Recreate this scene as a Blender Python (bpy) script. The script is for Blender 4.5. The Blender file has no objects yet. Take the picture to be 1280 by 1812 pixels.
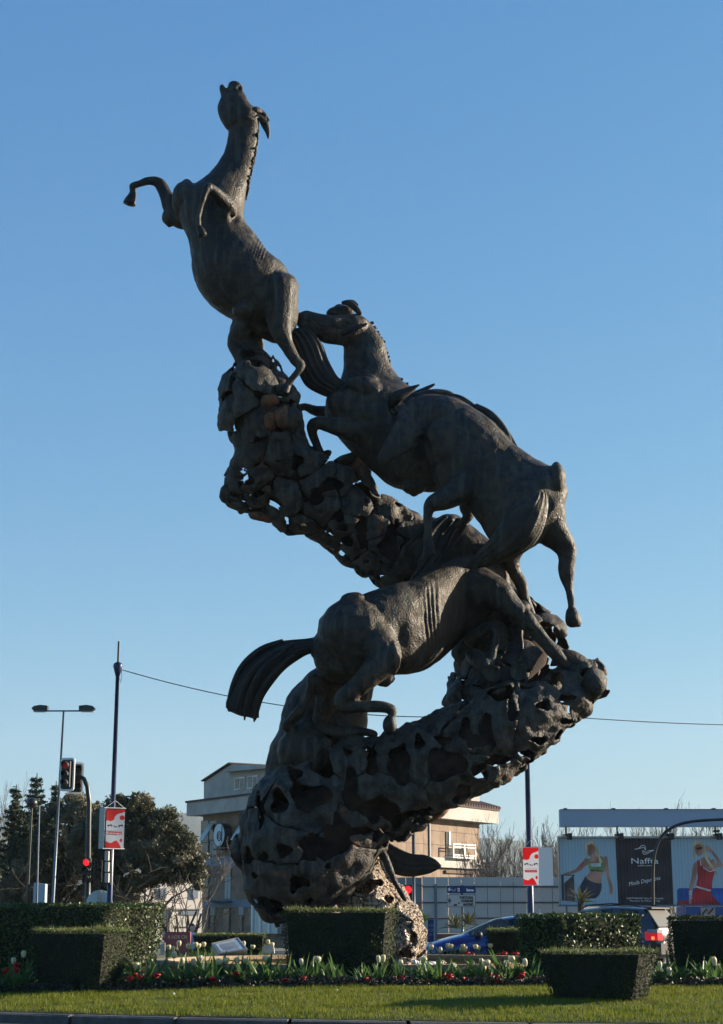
import bpy, math, random
import numpy as np
from mathutils import Vector, Matrix, noise
R = math.radians
rng = np.random.default_rng(7)
random.seed(7)
C = bpy.context.scene.collection
scene = bpy.context.scene

# ---------------------------------------------------------------- camera
EYE = 1.45
PITCH = math.atan(719 / 2900)
F = 2900.0
cam_d = bpy.data.cameras.new('camera')
cam = bpy.data.objects.new('camera', cam_d)
C.objects.link(cam)
cam.location = (0, 0, EYE)
cam.rotation_euler = (R(90) + PITCH, 0, 0)
cam_d.sensor_fit = 'VERTICAL'
cam_d.sensor_height = 36
cam_d.lens = F / 1812 * 36
cam_d.clip_end = 20000
cam_d.clip_start = 0.1
scene.camera = cam

# ---------------------------------------------------------------- sky and sun
SUN_EL, SUN_AZ = 16.5, 17.0          # azimuth: degrees past +X towards +Y (sun right, a little behind)
world = bpy.data.worlds.new('World')
scene.world = world
world.use_nodes = True
nt = world.node_tree
bg = nt.nodes['Background']
sky = nt.nodes.new('ShaderNodeTexSky')
sky.sky_type = 'NISHITA'
sky.sun_disc = False
sky.sun_elevation = R(SUN_EL)
sky.sun_rotation = R(90 - SUN_AZ)
sky.altitude = 50
sky.air_density = 1.0
sky.dust_density = 0.5
sky.ozone_density = 4.2
# soften the sky's tone per channel the way the camera's film curve does
sep = nt.nodes.new('ShaderNodeSeparateColor'); com = nt.nodes.new('ShaderNodeCombineColor')
nt.links.new(sky.outputs[0], sep.inputs[0])
for _i, (_e, _k) in enumerate(((1.10, 0.63), (0.74, 1.16), (0.42, 2.05))):
    _p = nt.nodes.new('ShaderNodeMath'); _p.operation = 'POWER'; _p.inputs[1].default_value = _e
    _q = nt.nodes.new('ShaderNodeMath'); _q.operation = 'MULTIPLY'; _q.inputs[1].default_value = _k
    nt.links.new(sep.outputs[_i], _p.inputs[0]); nt.links.new(_p.outputs[0], _q.inputs[0]); nt.links.new(_q.outputs[0], com.inputs[_i])
nt.links.new(com.outputs[0], bg.inputs[0])
bg.inputs[1].default_value = 0.07
sun_d = bpy.data.lights.new('sun', 'SUN')
sun_d.energy = 5.0
sun_d.angle = R(0.5)
sun_d.color = (1.0, 0.86, 0.66)
sun = bpy.data.objects.new('sun', sun_d)
C.objects.link(sun)
sdir = Vector((math.cos(R(SUN_EL)) * math.cos(R(SUN_AZ)), math.cos(R(SUN_EL)) * math.sin(R(SUN_AZ)), math.sin(R(SUN_EL))))
sun.rotation_euler = sdir.to_track_quat('Z', 'Y').to_euler()
sun.location = (30, 10, 30)
scene.view_settings.view_transform = 'Standard'
scene.view_settings.look = 'None'
scene.view_settings.exposure = 1.4
scene.view_settings.gamma = 1
scene.view_settings.use_curve_mapping = False
scene.cycles.max_bounces = 6
scene.cycles.transparent_max_bounces = 8

cp, sp = math.cos(PITCH), math.sin(PITCH)
def W(px, py, Y):
    """where the ray through a photo pixel meets the vertical plane at distance Y"""
    xc, yc = (px - 640) / F, (906 - py) / F
    t = Y / (cp - yc * sp)
    return Vector((xc * t, Y, EYE + (sp + yc * cp) * t))
def SC(Y, py=1625):
    return F / (Y / (cp - (906 - py) / F * sp))      # pixels per metre

# ---------------------------------------------------------------- materials
def mat(name, col, rough=0.7, metal=0.0, col2=None, nscale=4.0, bump=0.0, bscale=30.0, spec=0.5, coat=0.0,
        emit=None, estr=0.0, trans=0.0, contrast=(0.35, 0.65), col3=None, n3=1.2, c3=(0.6, 0.75), rough2=None, streak=None):
    m = bpy.data.materials.new(name)
    m.use_nodes = True
    n, l = m.node_tree.nodes, m.node_tree.links
    b = n['Principled BSDF']
    b.inputs['Base Color'].default_value = (*col, 1)
    b.inputs['Roughness'].default_value = rough
    b.inputs['Metallic'].default_value = metal
    b.inputs['Specular IOR Level'].default_value = spec
    b.inputs['Coat Weight'].default_value = coat
    tc = n.new('ShaderNodeNewGeometry')
    def noise_ramp(scale, c):
        t = n.new('ShaderNodeTexNoise'); t.inputs['Scale'].default_value = scale; t.inputs['Detail'].default_value = 6
        l.new(tc.outputs['Position'], t.inputs['Vector'])
        mr = n.new('ShaderNodeMapRange'); mr.inputs[1].default_value = c[0]; mr.inputs[2].default_value = c[1]
        l.new(t.outputs[0], mr.inputs[0])
        return mr.outputs[0]
    src = None
    if col2:
        f = noise_ramp(nscale, contrast)
        mx = n.new('ShaderNodeMix'); mx.data_type = 'RGBA'
        mx.inputs[6].default_value = (*col, 1); mx.inputs[7].default_value = (*col2, 1)
        l.new(f, mx.inputs[0]); src = mx.outputs[2]
        if rough2 is not None:
            mm = n.new('ShaderNodeMapRange'); mm.inputs[3].default_value = rough; mm.inputs[4].default_value = rough2
            l.new(f, mm.inputs[0]); l.new(mm.outputs[0], b.inputs['Roughness'])
        if col3:
            f3 = noise_ramp(n3, c3)
            m3 = n.new('ShaderNodeMix'); m3.data_type = 'RGBA'; m3.inputs[7].default_value = (*col3, 1)
            l.new(f3, m3.inputs[0]); l.new(src, m3.inputs[6]); src = m3.outputs[2]
        if streak:
            mp = n.new('ShaderNodeMapping'); mp.inputs['Scale'].default_value = (7, 7, .7); l.new(tc.outputs['Position'], mp.inputs['Vector'])
            t = n.new('ShaderNodeTexNoise'); t.inputs['Scale'].default_value = 1.0; t.inputs['Detail'].default_value = 7; l.new(mp.outputs[0], t.inputs['Vector'])
            mr = n.new('ShaderNodeMapRange'); mr.inputs[1].default_value = .52; mr.inputs[2].default_value = .72; l.new(t.outputs[0], mr.inputs[0])
            m4 = n.new('ShaderNodeMix'); m4.data_type = 'RGBA'; m4.inputs[7].default_value = (*streak, 1)
            l.new(mr.outputs[0], m4.inputs[0]); l.new(src, m4.inputs[6]); src = m4.outputs[2]
        l.new(src, b.inputs['Base Color'])
    if bump:
        t = n.new('ShaderNodeTexNoise'); t.inputs['Scale'].default_value = bscale; t.inputs['Detail'].default_value = 5
        l.new(tc.outputs['Position'], t.inputs['Vector'])
        bp = n.new('ShaderNodeBump'); bp.inputs['Strength'].default_value = bump; bp.inputs['Distance'].default_value = 0.05
        l.new(t.outputs[0], bp.inputs['Height']); l.new(bp.outputs[0], b.inputs['Normal'])
    if emit:
        b.inputs['Emission Color'].default_value = (*emit, 1); b.inputs['Emission Strength'].default_value = estr
    if trans:
        tr = n.new('ShaderNodeBsdfTranslucent')
        if src: l.new(src, tr.inputs[0])
        else: tr.inputs[0].default_value = (*col, 1)
        ms = n.new('ShaderNodeMixShader'); ms.inputs[0].default_value = trans
        out = n['Material Output']
        l.new(b.outputs[0], ms.inputs[1]); l.new(tr.outputs[0], ms.inputs[2]); l.new(ms.outputs[0], out.inputs[0])
    return m
def glass(name, col, rough=0.05, alpha=0.45):
    m = bpy.data.materials.new(name); m.use_nodes = True
    n, l = m.node_tree.nodes, m.node_tree.links
    b = n['Principled BSDF']; b.inputs['Base Color'].default_value = (*col, 1); b.inputs['Roughness'].default_value = rough
    b.inputs['Specular IOR Level'].default_value = 0.8
    t = n.new('ShaderNodeBsdfTransparent'); t.inputs[0].default_value = (0.6, 0.68, 0.7, 1)
    ms = n.new('ShaderNodeMixShader'); ms.inputs[0].default_value = alpha
    l.new(b.outputs[0], ms.inputs[1]); l.new(t.outputs[0], ms.inputs[2]); l.new(ms.outputs[0], n['Material Output'].inputs[0])
    return m
def printmat(name, rough=0.6):
    m = bpy.data.materials.new(name); m.use_nodes = True
    n, l = m.node_tree.nodes, m.node_tree.links
    a = n.new('ShaderNodeVertexColor'); a.layer_name = 'Col'
    l.new(a.outputs[0], n['Principled BSDF'].inputs['Base Color'])
    n['Principled BSDF'].inputs['Roughness'].default_value = rough
    return m
M = {}
M['bronze'] = mat('bronze', (0.017, 0.0135, 0.010), 0.45, 0.2, (0.062, 0.048, 0.034), 5.5, 0.5, 24, spec=0.35, contrast=(.4, .62), streak=(0.060, 0.062, 0.052), col3=(0.015, 0.0145, 0.014), n3=1.1, c3=(0.45, 0.7), rough2=0.7)
M['bronze_dark'] = mat('bronze_dark', (0.013, 0.012, 0.011), 0.5, 0.15, (0.026, 0.023, 0.020), 5, 0.3, 30, spec=0.3)
M['plate'] = mat('bronze_plate', (0.014, 0.012, 0.011), 0.5, 0.1, (0.070, 0.060, 0.050), 4.5, 0.7, 20, spec=0.3, streak=(0.09, 0.085, 0.07), col3=(0.24, 0.095, 0.035), n3=1.6, c3=(0.62, 0.78), rough2=0.75)
M['hollow_liner'] = mat('rusty_dark_liner', (0.012, 0.009, 0.008), 0.95, 0.0, (0.05, 0.026, 0.016), 5, 0.4, 22)  # near-black for the shade inside the hollow shell, with a rusty tint
M['wet'] = mat('wet_bronze', (0.06, 0.035, 0.02), 0.18, 0.2, (0.48, 0.37, 0.27), 22, 1.0, 45, contrast=(0.42, 0.62), rough2=0.5)
M['grass'] = mat('grass_blades', (0.13, 0.165, 0.012), 0.65, 0, (0.18, 0.195, 0.022), 2.5, spec=0.2, trans=0.35, col3=(0.14, 0.12, 0.035), n3=9, c3=(0.58, 0.75))
M['soil_grass'] = mat('lawn_ground', (0.035, 0.06, 0.012), 0.9, 0, (0.06, 0.075, 0.02), 5, 0.4, 40)
M['soil'] = mat('soil', (0.035, 0.025, 0.017), 0.95, 0, (0.06, 0.042, 0.03), 8, 0.6, 30)
M['asphalt'] = mat('asphalt', (0.045, 0.045, 0.047), 0.9, 0, (0.065, 0.064, 0.063), 6, 0.3, 60)
M['ground'] = mat('far_ground', (0.12, 0.12, 0.10), 0.95, 0, (0.07, 0.09, 0.045), 0.05)
M['paving'] = mat('paving', (0.26, 0.25, 0.23), 0.9, 0, (0.2, 0.19, 0.17), 1.5)
M['kerb'] = mat('kerb_concrete', (0.11, 0.10, 0.095), 0.9, 0, (0.075, 0.065, 0.06), 6, 0.3, 40)
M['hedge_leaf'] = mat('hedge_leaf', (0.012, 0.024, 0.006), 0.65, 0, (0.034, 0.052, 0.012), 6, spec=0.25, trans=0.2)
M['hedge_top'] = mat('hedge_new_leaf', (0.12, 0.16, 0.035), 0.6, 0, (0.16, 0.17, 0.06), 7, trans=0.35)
M['laurel_leaf'] = mat('laurel_leaf', (0.035, 0.062, 0.015), 0.45, 0, (0.075, 0.11, 0.025), 6, spec=0.35, trans=0.15)
M['hedge_core'] = mat('hedge_core', (0.010, 0.013, 0.006), 1.0, 0, (0.02, 0.017, 0.01), 8)
M['tulip_leaf'] = mat('tulip_leaf', (0.06, 0.13, 0.035), 0.45, 0, (0.10, 0.17, 0.05), 9, trans=0.4)
M['tulip_petal'] = mat('tulip_petal', (0.66, 0.58, 0.32), 0.5, 0, (0.70, 0.64, 0.44), 12, trans=0.25)
M['red_petal'] = mat('red_petal', (0.50, 0.008, 0.012), 0.5, 0, (0.28, 0.004, 0.01), 14, trans=0.25)
M['pansy_leaf'] = mat('pansy_leaf', (0.02, 0.035, 0.014), 0.55, 0, (0.035, 0.028, 0.02), 7, trans=0.15)
M['dry_leaf'] = mat('pale_leaf', (0.45, 0.42, 0.2), 0.6)
M['granite_rim'] = mat('stone_rim', (0.34, 0.24, 0.14), 0.75, 0, (0.24, 0.17, 0.10), 5, 0.3, 30)
M['pool_wall'] = mat('pool_wall', (0.36, 0.25, 0.09), 0.8, 0, (0.24, 0.17, 0.07), 6, 0.3, 25)
M['water'] = mat('water', (0.02, 0.03, 0.035), 0.05, 0, bump=0.25, bscale=6, spec=0.8)
M['foam'] = mat('white_foam', (0.75, 0.78, 0.8), 0.4, 0, (0.5, 0.52, 0.55), 20, 0.6, 40)
M['bark'] = mat('bark', (0.045, 0.035, 0.027), 0.95, 0, (0.08, 0.065, 0.05), 8, 0.4, 30)
M['bark_pale'] = mat('bare_twig', (0.12, 0.095, 0.08), 0.95, 0, (0.18, 0.15, 0.125), 2)
M['olive_leaf'] = mat('olive_leaf', (0.095, 0.085, 0.04), 0.6, 0, (0.25, 0.215, 0.13), 0.9, trans=0.2, col3=(0.05, 0.06, 0.028), n3=0.5, c3=(0.45, 0.6))
M['conifer_leaf'] = mat('conifer_needles', (0.014, 0.032, 0.012), 0.7, 0, (0.03, 0.05, 0.018), 1.2, trans=0.1)
M['palm_leaf'] = mat('palm_leaf', (0.07, 0.085, 0.03), 0.55, 0, (0.14, 0.14, 0.05), 5, trans=0.2)
M['pole_blue'] = mat('dark_blue_paint', (0.010, 0.018, 0.060), 0.35, 0.1, (0.02, 0.035, 0.10), 3)
M['pole_grey'] = mat('grey_paint', (0.12, 0.15, 0.20), 0.45, 0.3)
M['pole_dark'] = mat('dark_green_paint', (0.016, 0.022, 0.022), 0.4, 0.1)
M['black'] = mat('black_plastic', (0.012, 0.012, 0.013), 0.5)
M['white'] = mat('white_paint', (0.78, 0.78, 0.76), 0.5)
M['offwhite'] = mat('off_white_render', (0.42, 0.40, 0.37), 0.85, 0, (0.33, 0.31, 0.29), 0.8, col3=(0.20, 0.18, 0.165), n3=1.7, c3=(0.62, 0.8))
M['whitewall'] = mat('white_render', (0.55, 0.51, 0.47), 0.9, 0, (0.44, 0.41, 0.38), 0.5)
M['granite'] = mat('pink_granite', (0.155, 0.105, 0.075), 0.8, 0, (0.23, 0.16, 0.11), 1.2, 0.1, 20)
M['granite_joint'] = mat('granite_joint', (0.13, 0.09, 0.07), 0.9)
M['blue_panel'] = mat('blue_panel', (0.055, 0.14, 0.22), 0.5, 0, (0.08, 0.17, 0.25), 1.0)
M['window'] = mat('window_glass', (0.012, 0.022, 0.025), 0.12, 0, (0.03, 0.055, 0.055), 0.8, spec=0.5)
M['rust'] = mat('rusted_bronze', (0.17, 0.062, 0.022), 0.8, 0, (0.05, 0.035, 0.026), 6, 0.6, 20, contrast=(0.45, 0.6))
M['roof'] = mat('roof_tile', (0.075, 0.032, 0.03), 0.8, 0, (0.05, 0.032, 0.032), 2)
M['steel'] = mat('galvanised_panel', (0.33, 0.37, 0.40), 0.35, 0.5, (0.42, 0.45, 0.48), 0.6, contrast=(0.3, 0.7))
M['steel_dark'] = mat('steel_rail', (0.06, 0.08, 0.10), 0.5, 0.4)
M['teal'] = mat('teal_panel', (0.10, 0.16, 0.19), 0.4, 0.3, (0.14, 0.21, 0.24), 1.0)
M['board_grey'] = mat('board_blue_grey', (0.27, 0.35, 0.45), 0.6, 0, (0.30, 0.38, 0.48), 0.5)
M['print'] = printmat('printed_surface')
M['cloth_print'] = printmat('printed_cloth')
_n = M['cloth_print'].node_tree; _t = _n.nodes.new('ShaderNodeBsdfTranslucent'); _m = _n.nodes.new('ShaderNodeMixShader'); _m.inputs[0].default_value = .4
_n.links.new(_n.nodes['Color Attribute'].outputs[0], _t.inputs[0]); _n.links.new(_n.nodes['Principled BSDF'].outputs[0], _m.inputs[1]); _n.links.new(_t.outputs[0], _m.inputs[2]); _n.links.new(_m.outputs[0], _n.nodes['Material Output'].inputs[0])
M['car_blue'] = mat('blue_car_paint', (0.004, 0.032, 0.22), 0.25, 0.35, coat=1.0)
M['car_grey'] = mat('grey_car_paint', (0.035, 0.037, 0.043), 0.3, 0.4, coat=1.0)
M['car_glass'] = glass('car_glass', (0.012, 0.016, 0.018))
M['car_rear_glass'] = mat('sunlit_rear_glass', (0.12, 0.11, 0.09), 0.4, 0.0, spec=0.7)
M['tyre'] = mat('tyre', (0.015, 0.015, 0.015), 0.9)
M['rim'] = mat('alloy', (0.45, 0.46, 0.48), 0.3, 0.8)
M['tail_red'] = mat('tail_light', (0.55, 0.01, 0.015), 0.2, 0, emit=(1, 0.03, 0.02), estr=0.10)
M['brake_on'] = mat('brake_lamp_lit', (0.9, 0.05, 0.03), 0.2, 0, emit=(1, 0.10, 0.04), estr=1.0)
M['clear'] = mat('clear_lens', (0.3, 0.3, 0.32), 0.15)
M['red_on'] = mat('red_signal_lit', (0.9, 0.02, 0.02), 0.3, 0, emit=(1, 0.01, 0.015), estr=1.0)
M['red_dim'] = mat('red_signal_dim', (0.10, 0.004, 0.005), 0.4, 0, emit=(1, 0.01, 0.015), estr=0.025)
M['lens_off'] = mat('dark_lens', (0.02, 0.015, 0.012), 0.3)
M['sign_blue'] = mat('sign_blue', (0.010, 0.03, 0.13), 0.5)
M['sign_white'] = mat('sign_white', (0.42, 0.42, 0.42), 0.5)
M['maroon'] = mat('maroon_stone', (0.26, 0.06, 0.07), 0.6, 0, (0.2, 0.05, 0.06), 3)
M['gold'] = mat('gold_letters', (0.75, 0.6, 0.3), 0.4, 0.3)
M['alu'] = mat('aluminium', (0.42, 0.40, 0.36), 0.4, 0.6, (0.3, 0.29, 0.27), 6)
M['alu_glass'] = mat('floodlight_glass', (0.45, 0.52, 0.54), 0.2, 0.1, (0.3, 0.36, 0.38), 9)
M['skin'] = mat('skin', (0.55, 0.34, 0.25), 0.6)
M['hair'] = mat('dark_hair', (0.02, 0.012, 0.01), 0.6)
M['shirt'] = mat('pale_blue_shirt', (0.45, 0.55, 0.72), 0.8)
M['jeans'] = mat('dark_jeans', (0.02, 0.03, 0.09), 0.85)
M['hill'] = mat('hill_woods', (0.05, 0.075, 0.05), 1.0, 0, (0.10, 0.11, 0.08), 0.008)
M['container'] = mat('blue_container', (0.02, 0.08, 0.30), 0.5)
M['cable'] = mat('cable', (0.03, 0.03, 0.035), 0.6)

# ---------------------------------------------------------------- object helpers
def tag(o, label=None, cat=None, group=None, kind=None):
    if label: o['label'] = label
    if cat: o['category'] = cat
    if group: o['group'] = group
    if kind: o['kind'] = kind
    return o
def wloc(p):
    m = Matrix.Identity(4)
    while p is not None:
        m = Matrix.Translation(p.location) @ m; p = p.parent
    return m
def link(o, parent=None):
    C.objects.link(o)
    if parent is not None:
        o.parent = parent
        o.matrix_parent_inverse = Matrix.Identity(4)
        base = parent.get('_w', None)
    return o
WL = {}
def thing(name, loc, label, cat, group=None):
    o = bpy.data.objects.new(name, None); o.empty_display_size = 0.2
    C.objects.link(o); o.location = loc; WL[o.name] = Vector(loc)
    return tag(o, label, cat, group)
def mk(name, v, f, m, parent=None, smooth=False, f2=None):
    """mesh object from world-space vertices; a child is stored relative to its thing's base"""
    v = np.asarray([tuple(p) for p in v] if not isinstance(v, np.ndarray) else v, dtype=np.float64).reshape(-1, 3)
    off = WL[parent.name] if parent is not None else Vector((0, 0, 0))
    v = v - np.array(off)
    me = bpy.data.meshes.new(name)
    if isinstance(f, np.ndarray):
        nf, k = f.shape
        me.vertices.add(len(v)); me.vertices.foreach_set('co', v.ravel())
        me.loops.add(nf * k); me.loops.foreach_set('vertex_index', f.astype(np.int32).ravel())
        me.polygons.add(nf); me.polygons.foreach_set('loop_start', np.arange(nf, dtype=np.int32) * k)
        me.update(calc_edges=True); me.validate()
    else:
        me.from_pydata(v.tolist(), [], f); me.update()
    me.materials.append(M[m] if isinstance(m, str) else m)
    if smooth: me.polygons.foreach_set('use_smooth', np.ones(len(me.polygons), dtype=bool))
    o = bpy.data.objects.new(name, me)
    C.objects.link(o)
    if parent is not None:
        o.parent = parent; WL[o.name] = off
    else:
        WL[o.name] = Vector((0, 0, 0))
    return o
class MB:
    def __init__(s): s.v, s.f = [], []
    def add(s, v, f):
        n = len(s.v); s.v += [tuple(p) for p in v]; s.f += [tuple(i + n for i in q) for q in f]
    def box(s, x0, x1, y0, y1, z0, z1, mt=None):
        v = [Vector((x, y, z)) for z in (z0, z1) for y in (y0, y1) for x in (x0, x1)]
        if mt is not None: v = [mt @ p for p in v]
        s.add(v, [(0, 2, 3, 1), (4, 5, 7, 6), (0, 1, 5, 4), (2, 6, 7, 3), (0, 4, 6, 2), (1, 3, 7, 5)])
        return s
    def tube(s, pts, rad, n=8, cap=True):
        pts = [Vector(p) for p in pts]
        if not hasattr(rad, '__len__'): rad = [rad] * len(pts)
        rings = []
        up = None
        for i, p in enumerate(pts):
            t = (pts[min(i + 1, len(pts) - 1)] - pts[max(i - 1, 0)]).normalized()
            if up is None:
                up = Vector((0, 0, 1)) if abs(t.z) < 0.9 else Vector((0, 1, 0))
            a = t.cross(up).normalized(); b = a.cross(t).normalized(); up = b
            rings.append([p + (a * math.cos(q) + b * math.sin(q)) * rad[i] for q in (k * 2 * math.pi / n for k in range(n))])
        v = [q for r_ in rings for q in r_]
        f = [(i * n + k, i * n + (k + 1) % n, (i + 1) * n + (k + 1) % n, (i + 1) * n + k) for i in range(len(pts) - 1) for k in range(n)]
        if cap:
            f.append(tuple(range(n))); f.append(tuple(range((len(pts) - 1) * n, len(pts) * n))[::-1])
        s.add(v, f); return s
    def lathe(s, c, prof, n=16, axis='z'):
        c = Vector(c); v = []
        for r_, h in prof:
            for k in range(n):
                a = k * 2 * math.pi / n
                if axis == 'z': v.append(c + Vector((r_ * math.cos(a), r_ * math.sin(a), h)))
                elif axis == 'y': v.append(c + Vector((r_ * math.cos(a), h, r_ * math.sin(a))))
                else: v.append(c + Vector((h, r_ * math.cos(a), r_ * math.sin(a))))
        f = [(i * n + k, i * n + (k + 1) % n, (i + 1) * n + (k + 1) % n, (i + 1) * n + k) for i in range(len(prof) - 1) for k in range(n)]
        f.append(tuple(range(n))[::-1]); f.append(tuple(range((len(prof) - 1) * n, len(prof) * n)))
        s.add(v, f); return s
    def prism(s, poly, d):
        """polygon (list of Vector) extruded along vector d"""
        n = len(poly); d = Vector(d)
        s.add([Vector(p) for p in poly] + [Vector(p) + d for p in poly],
              [tuple(range(n)), tuple(range(n, 2 * n))[::-1]] + [(i, i + n, (i + 1) % n + n, (i + 1) % n) for i in range(n)])
        return s
    def build(s, name, m, parent=None, smooth=False): return mk(name, s.v, s.f, m, parent, smooth)
def bevel(o, w=0.01, seg=2):
    b = o.modifiers.new('bevel', 'BEVEL'); b.width = w; b.segments = seg; b.limit_method = 'ANGLE'; return o
def copy_tree(o, parent=None, label=None, loc=None, off=(0, 0, 0)):
    c = o.copy(); C.objects.link(c); c.parent = parent
    if loc is not None: c.location = loc
    if label: c['label'] = label
    for ch in [x for x in KIDS.get(o.name, [])]:
        cc = ch.copy(); C.objects.link(cc); cc.parent = c
        for g in KIDS.get(ch.name, []):
            gg = g.copy(); C.objects.link(gg); gg.parent = cc
    return c
KIDS = {}
def text(name, body, p, right, size, m, parent=None, up=Vector((0, 0, 1)), off=0.0, shear=0.0, align='LEFT', width=None, bold=0.0):
    """flat lettering laid in the plane of right x up, baseline start p"""
    cu = bpy.data.curves.new(name, 'FONT'); cu.body = body; cu.size = size; cu.shear = shear; cu.align_x = align
    cu.extrude = 0.002; cu.offset = bold; cu.resolution_u = 2
    t = bpy.data.objects.new(name, cu); C.objects.link(t)
    dg = bpy.context.evaluated_depsgraph_get()
    me = bpy.data.meshes.new_from_object(t.evaluated_get(dg)); bpy.data.objects.remove(t)
    right = Vector(right).normalized(); nrm = right.cross(up).normalized()
    co = np.array([v.co[:] for v in me.vertices]).reshape(-1, 3)
    if width and len(co): co[:, 0] *= width / max(1e-6, co[:, 0].max() - co[:, 0].min())
    w = np.array(p)[None] + co[:, :1] * np.array(right)[None] + co[:, 1:2] * np.array(up)[None] + (co[:, 2:3] + off) * np.array(nrm)[None]
    return mk(name, w, [tuple(q.vertices) for q in me.polygons], m, parent)
def fnoise(P, s, o=0.0):
    """cheap value noise on an (N,3) array"""
    out = np.empty(len(P))
    for i, (x, y, z) in enumerate((P * s + o).tolist()): out[i] = noise.noise((x, y, z))
    return out
def leafcloud(P, size, nrm=None, aspect=0.45, jit=0.35, spread=1.0, fold=False):
    """one small leaf (a quad) per point; returns vertices and faces"""
    n = len(P)
    a = rng.normal(size=(n, 3)); a /= np.linalg.norm(a, axis=1)[:, None]
    if nrm is not None:
        a = a * spread + nrm; a /= np.linalg.norm(a, axis=1)[:, None]
    b = rng.normal(size=(n, 3)); b = np.cross(a, b); b /= np.linalg.norm(b, axis=1)[:, None]
    c = np.cross(a, b)
    L = size * (1 + jit * rng.uniform(-1, 1, n))[:, None]
    w = L * aspect * 0.5
    v = np.stack([P - b * L * .5, P + c * w, P + b * L * .5, P - c * w], 1).reshape(-1, 3)
    return v, np.arange(4 * n).reshape(n, 4)

def comps(fs, n):
    """faces grouped into connected pieces"""
    par = list(range(n))
    def fd(x):
        while par[x] != x: par[x] = par[par[x]]; x = par[x]
        return x
    for f in fs:
        a = fd(f[0])
        for q in f[1:]: par[fd(q)] = a
    out = {}
    for f in fs: out.setdefault(fd(f[0]), []).append(f)
    return list(out.values())
# ================================================================ GROUND, ROAD, ISLAND
ISL = (0.0, 33.4); IA, IB, IR = 17.0, 10.0, R(-24)
def isl_r(x, y):
    dx, dy = x - ISL[0], y - ISL[1]
    u = dx * math.cos(IR) + dy * math.sin(IR); v = -dx * math.sin(IR) + dy * math.cos(IR)
    return math.sqrt((u / IA) ** 2 + (v / IB) ** 2)
def isl_z(x, y):
    return 0.12 + 0.26 * min(1.0, max(0.0, (1 - isl_r(x, y)) / 0.36)) ** 0.8
def isl_pt(a, k=1.0):
    u, v = IA * k * math.cos(a), IB * k * math.sin(a)
    return (ISL[0] + u * math.cos(IR) - v * math.sin(IR), ISL[1] + u * math.sin(IR) + v * math.cos(IR))
g = MB(); g.add([(-6000, -200, -0.45), (6000, -200, -0.45), (6000, 9000, -0.45), (-6000, 9000, -0.45)], [(0, 1, 2, 3)])
tag(g.build('ground', 'ground'), kind='structure')
g = MB(); g.add([(-60, 4, 0), (60, 4, 0), (60, 56, 0.0), (-60, 56, 0.0)], [(0, 1, 2, 3)])
g.add([(-60, 56, 0), (60, 56, 0), (60, 62, -0.44), (-60, 62, -0.44)], [(0, 1, 2, 3)])
tag(g.build('road', 'asphalt'), kind='structure')
g = MB(); g.box(-60, 60, 51.5, 55.9, 0.004, 0.12)
pv = tag(g.build('pavement', 'paving'), kind='structure')
# lawn as a mounded sheet
NR, NA = 26, 160
v = [(ISL[0], ISL[1], isl_z(*ISL))]; f = []
for i in range(1, NR + 1):
    k = i / NR * 0.993
    for j in range(NA):
        x, y = isl_pt(j * 2 * math.pi / NA, k); v.append((x, y, isl_z(x, y) + 0.015 * noise.noise((x * .8, y * .8, 0))))
for j in range(NA): f.append((0, 1 + j, 1 + (j + 1) % NA))
for i in range(NR - 1):
    for j in range(NA):
        a, b = 1 + i * NA + j, 1 + i * NA + (j + 1) % NA
        f.append((a, a + NA, b + NA, b))
lawn = tag(mk('lawn', v, f, 'soil_grass', smooth=True), kind='structure')
# kerb stones of the island, each a part
kerb = tag(thing('island_kerb', (0, 23.7, 0), None, None), kind='structure')
a = -math.pi
n_st = 64
angs = [-math.pi * 2 * i / n_st for i in range(n_st + 1)]
for i in range(n_st):
    a0, a1 = angs[i] + 0.0015, angs[i + 1] - 0.0015
    a0, a1 = angs[i] - 0.0018, angs[i + 1] + 0.0018
    m_ = MB(); vs = []
    for t in (a0, (a0 + a1) / 2, a1):
        for k_, z_ in ((0.9935, -0.05), (1.012, -0.05), (1.012, 0.105), (1.007, 0.125), (0.9935, 0.127)):
            x, y = isl_pt(t, k_); vs.append((x, y, z_ + random.uniform(-.002, .002)))
    fs = []
    for s_ in range(2):
        for q in range(5):
            fs.append((s_ * 5 + q, s_ * 5 + (q + 1) % 5, s_ * 5 + 5 + (q + 1) % 5, s_ * 5 + 5 + q))
    fs += [(4, 3, 2, 1, 0), (10, 11, 12, 13, 14)]
    m_.add(vs, fs); m_.build('kerb_stone', 'kerb', kerb)
# grass blades in the strip that is seen
n = 190000
X = rng.uniform(-7.5, 8.5, n); Y = rng.uniform(21.5, 31.0, n)
keep = np.array([isl_r(x, y) < 0.99 and not (0.0) for x, y in zip(X.tolist(), Y.tolist())])
near = rng.uniform(size=n) < np.where(Y < 27.6, 1.0, 0.25)
X, Y = X[keep & near], Y[keep & near]
Z = np.array([isl_z(x, y) for x, y in zip(X.tolist(), Y.tolist())])
clump = np.array([noise.noise((x * 2.2, y * 2.2, 3)) + .9 * noise.noise((x * .45, y * 3.2, 7)) for x, y in zip(X.tolist(), Y.tolist())])
h = (0.035 + 0.03 * rng.uniform(size=len(X))) * (1 + 0.55 * clump)
ang = rng.uniform(0, 2 * math.pi, len(X)); w = 0.0045 + 0.004 * rng.uniform(size=len(X))
lean = rng.normal(0, 0.018, (len(X), 2))
P0 = np.stack([X - np.cos(ang) * w, Y - np.sin(ang) * w, Z - 0.01], 1)
P1 = np.stack([X + np.cos(ang) * w, Y + np.sin(ang) * w, Z - 0.01], 1)
P2 = np.stack([X + lean[:, 0], Y + lean[:, 1], Z + h], 1)
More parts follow.
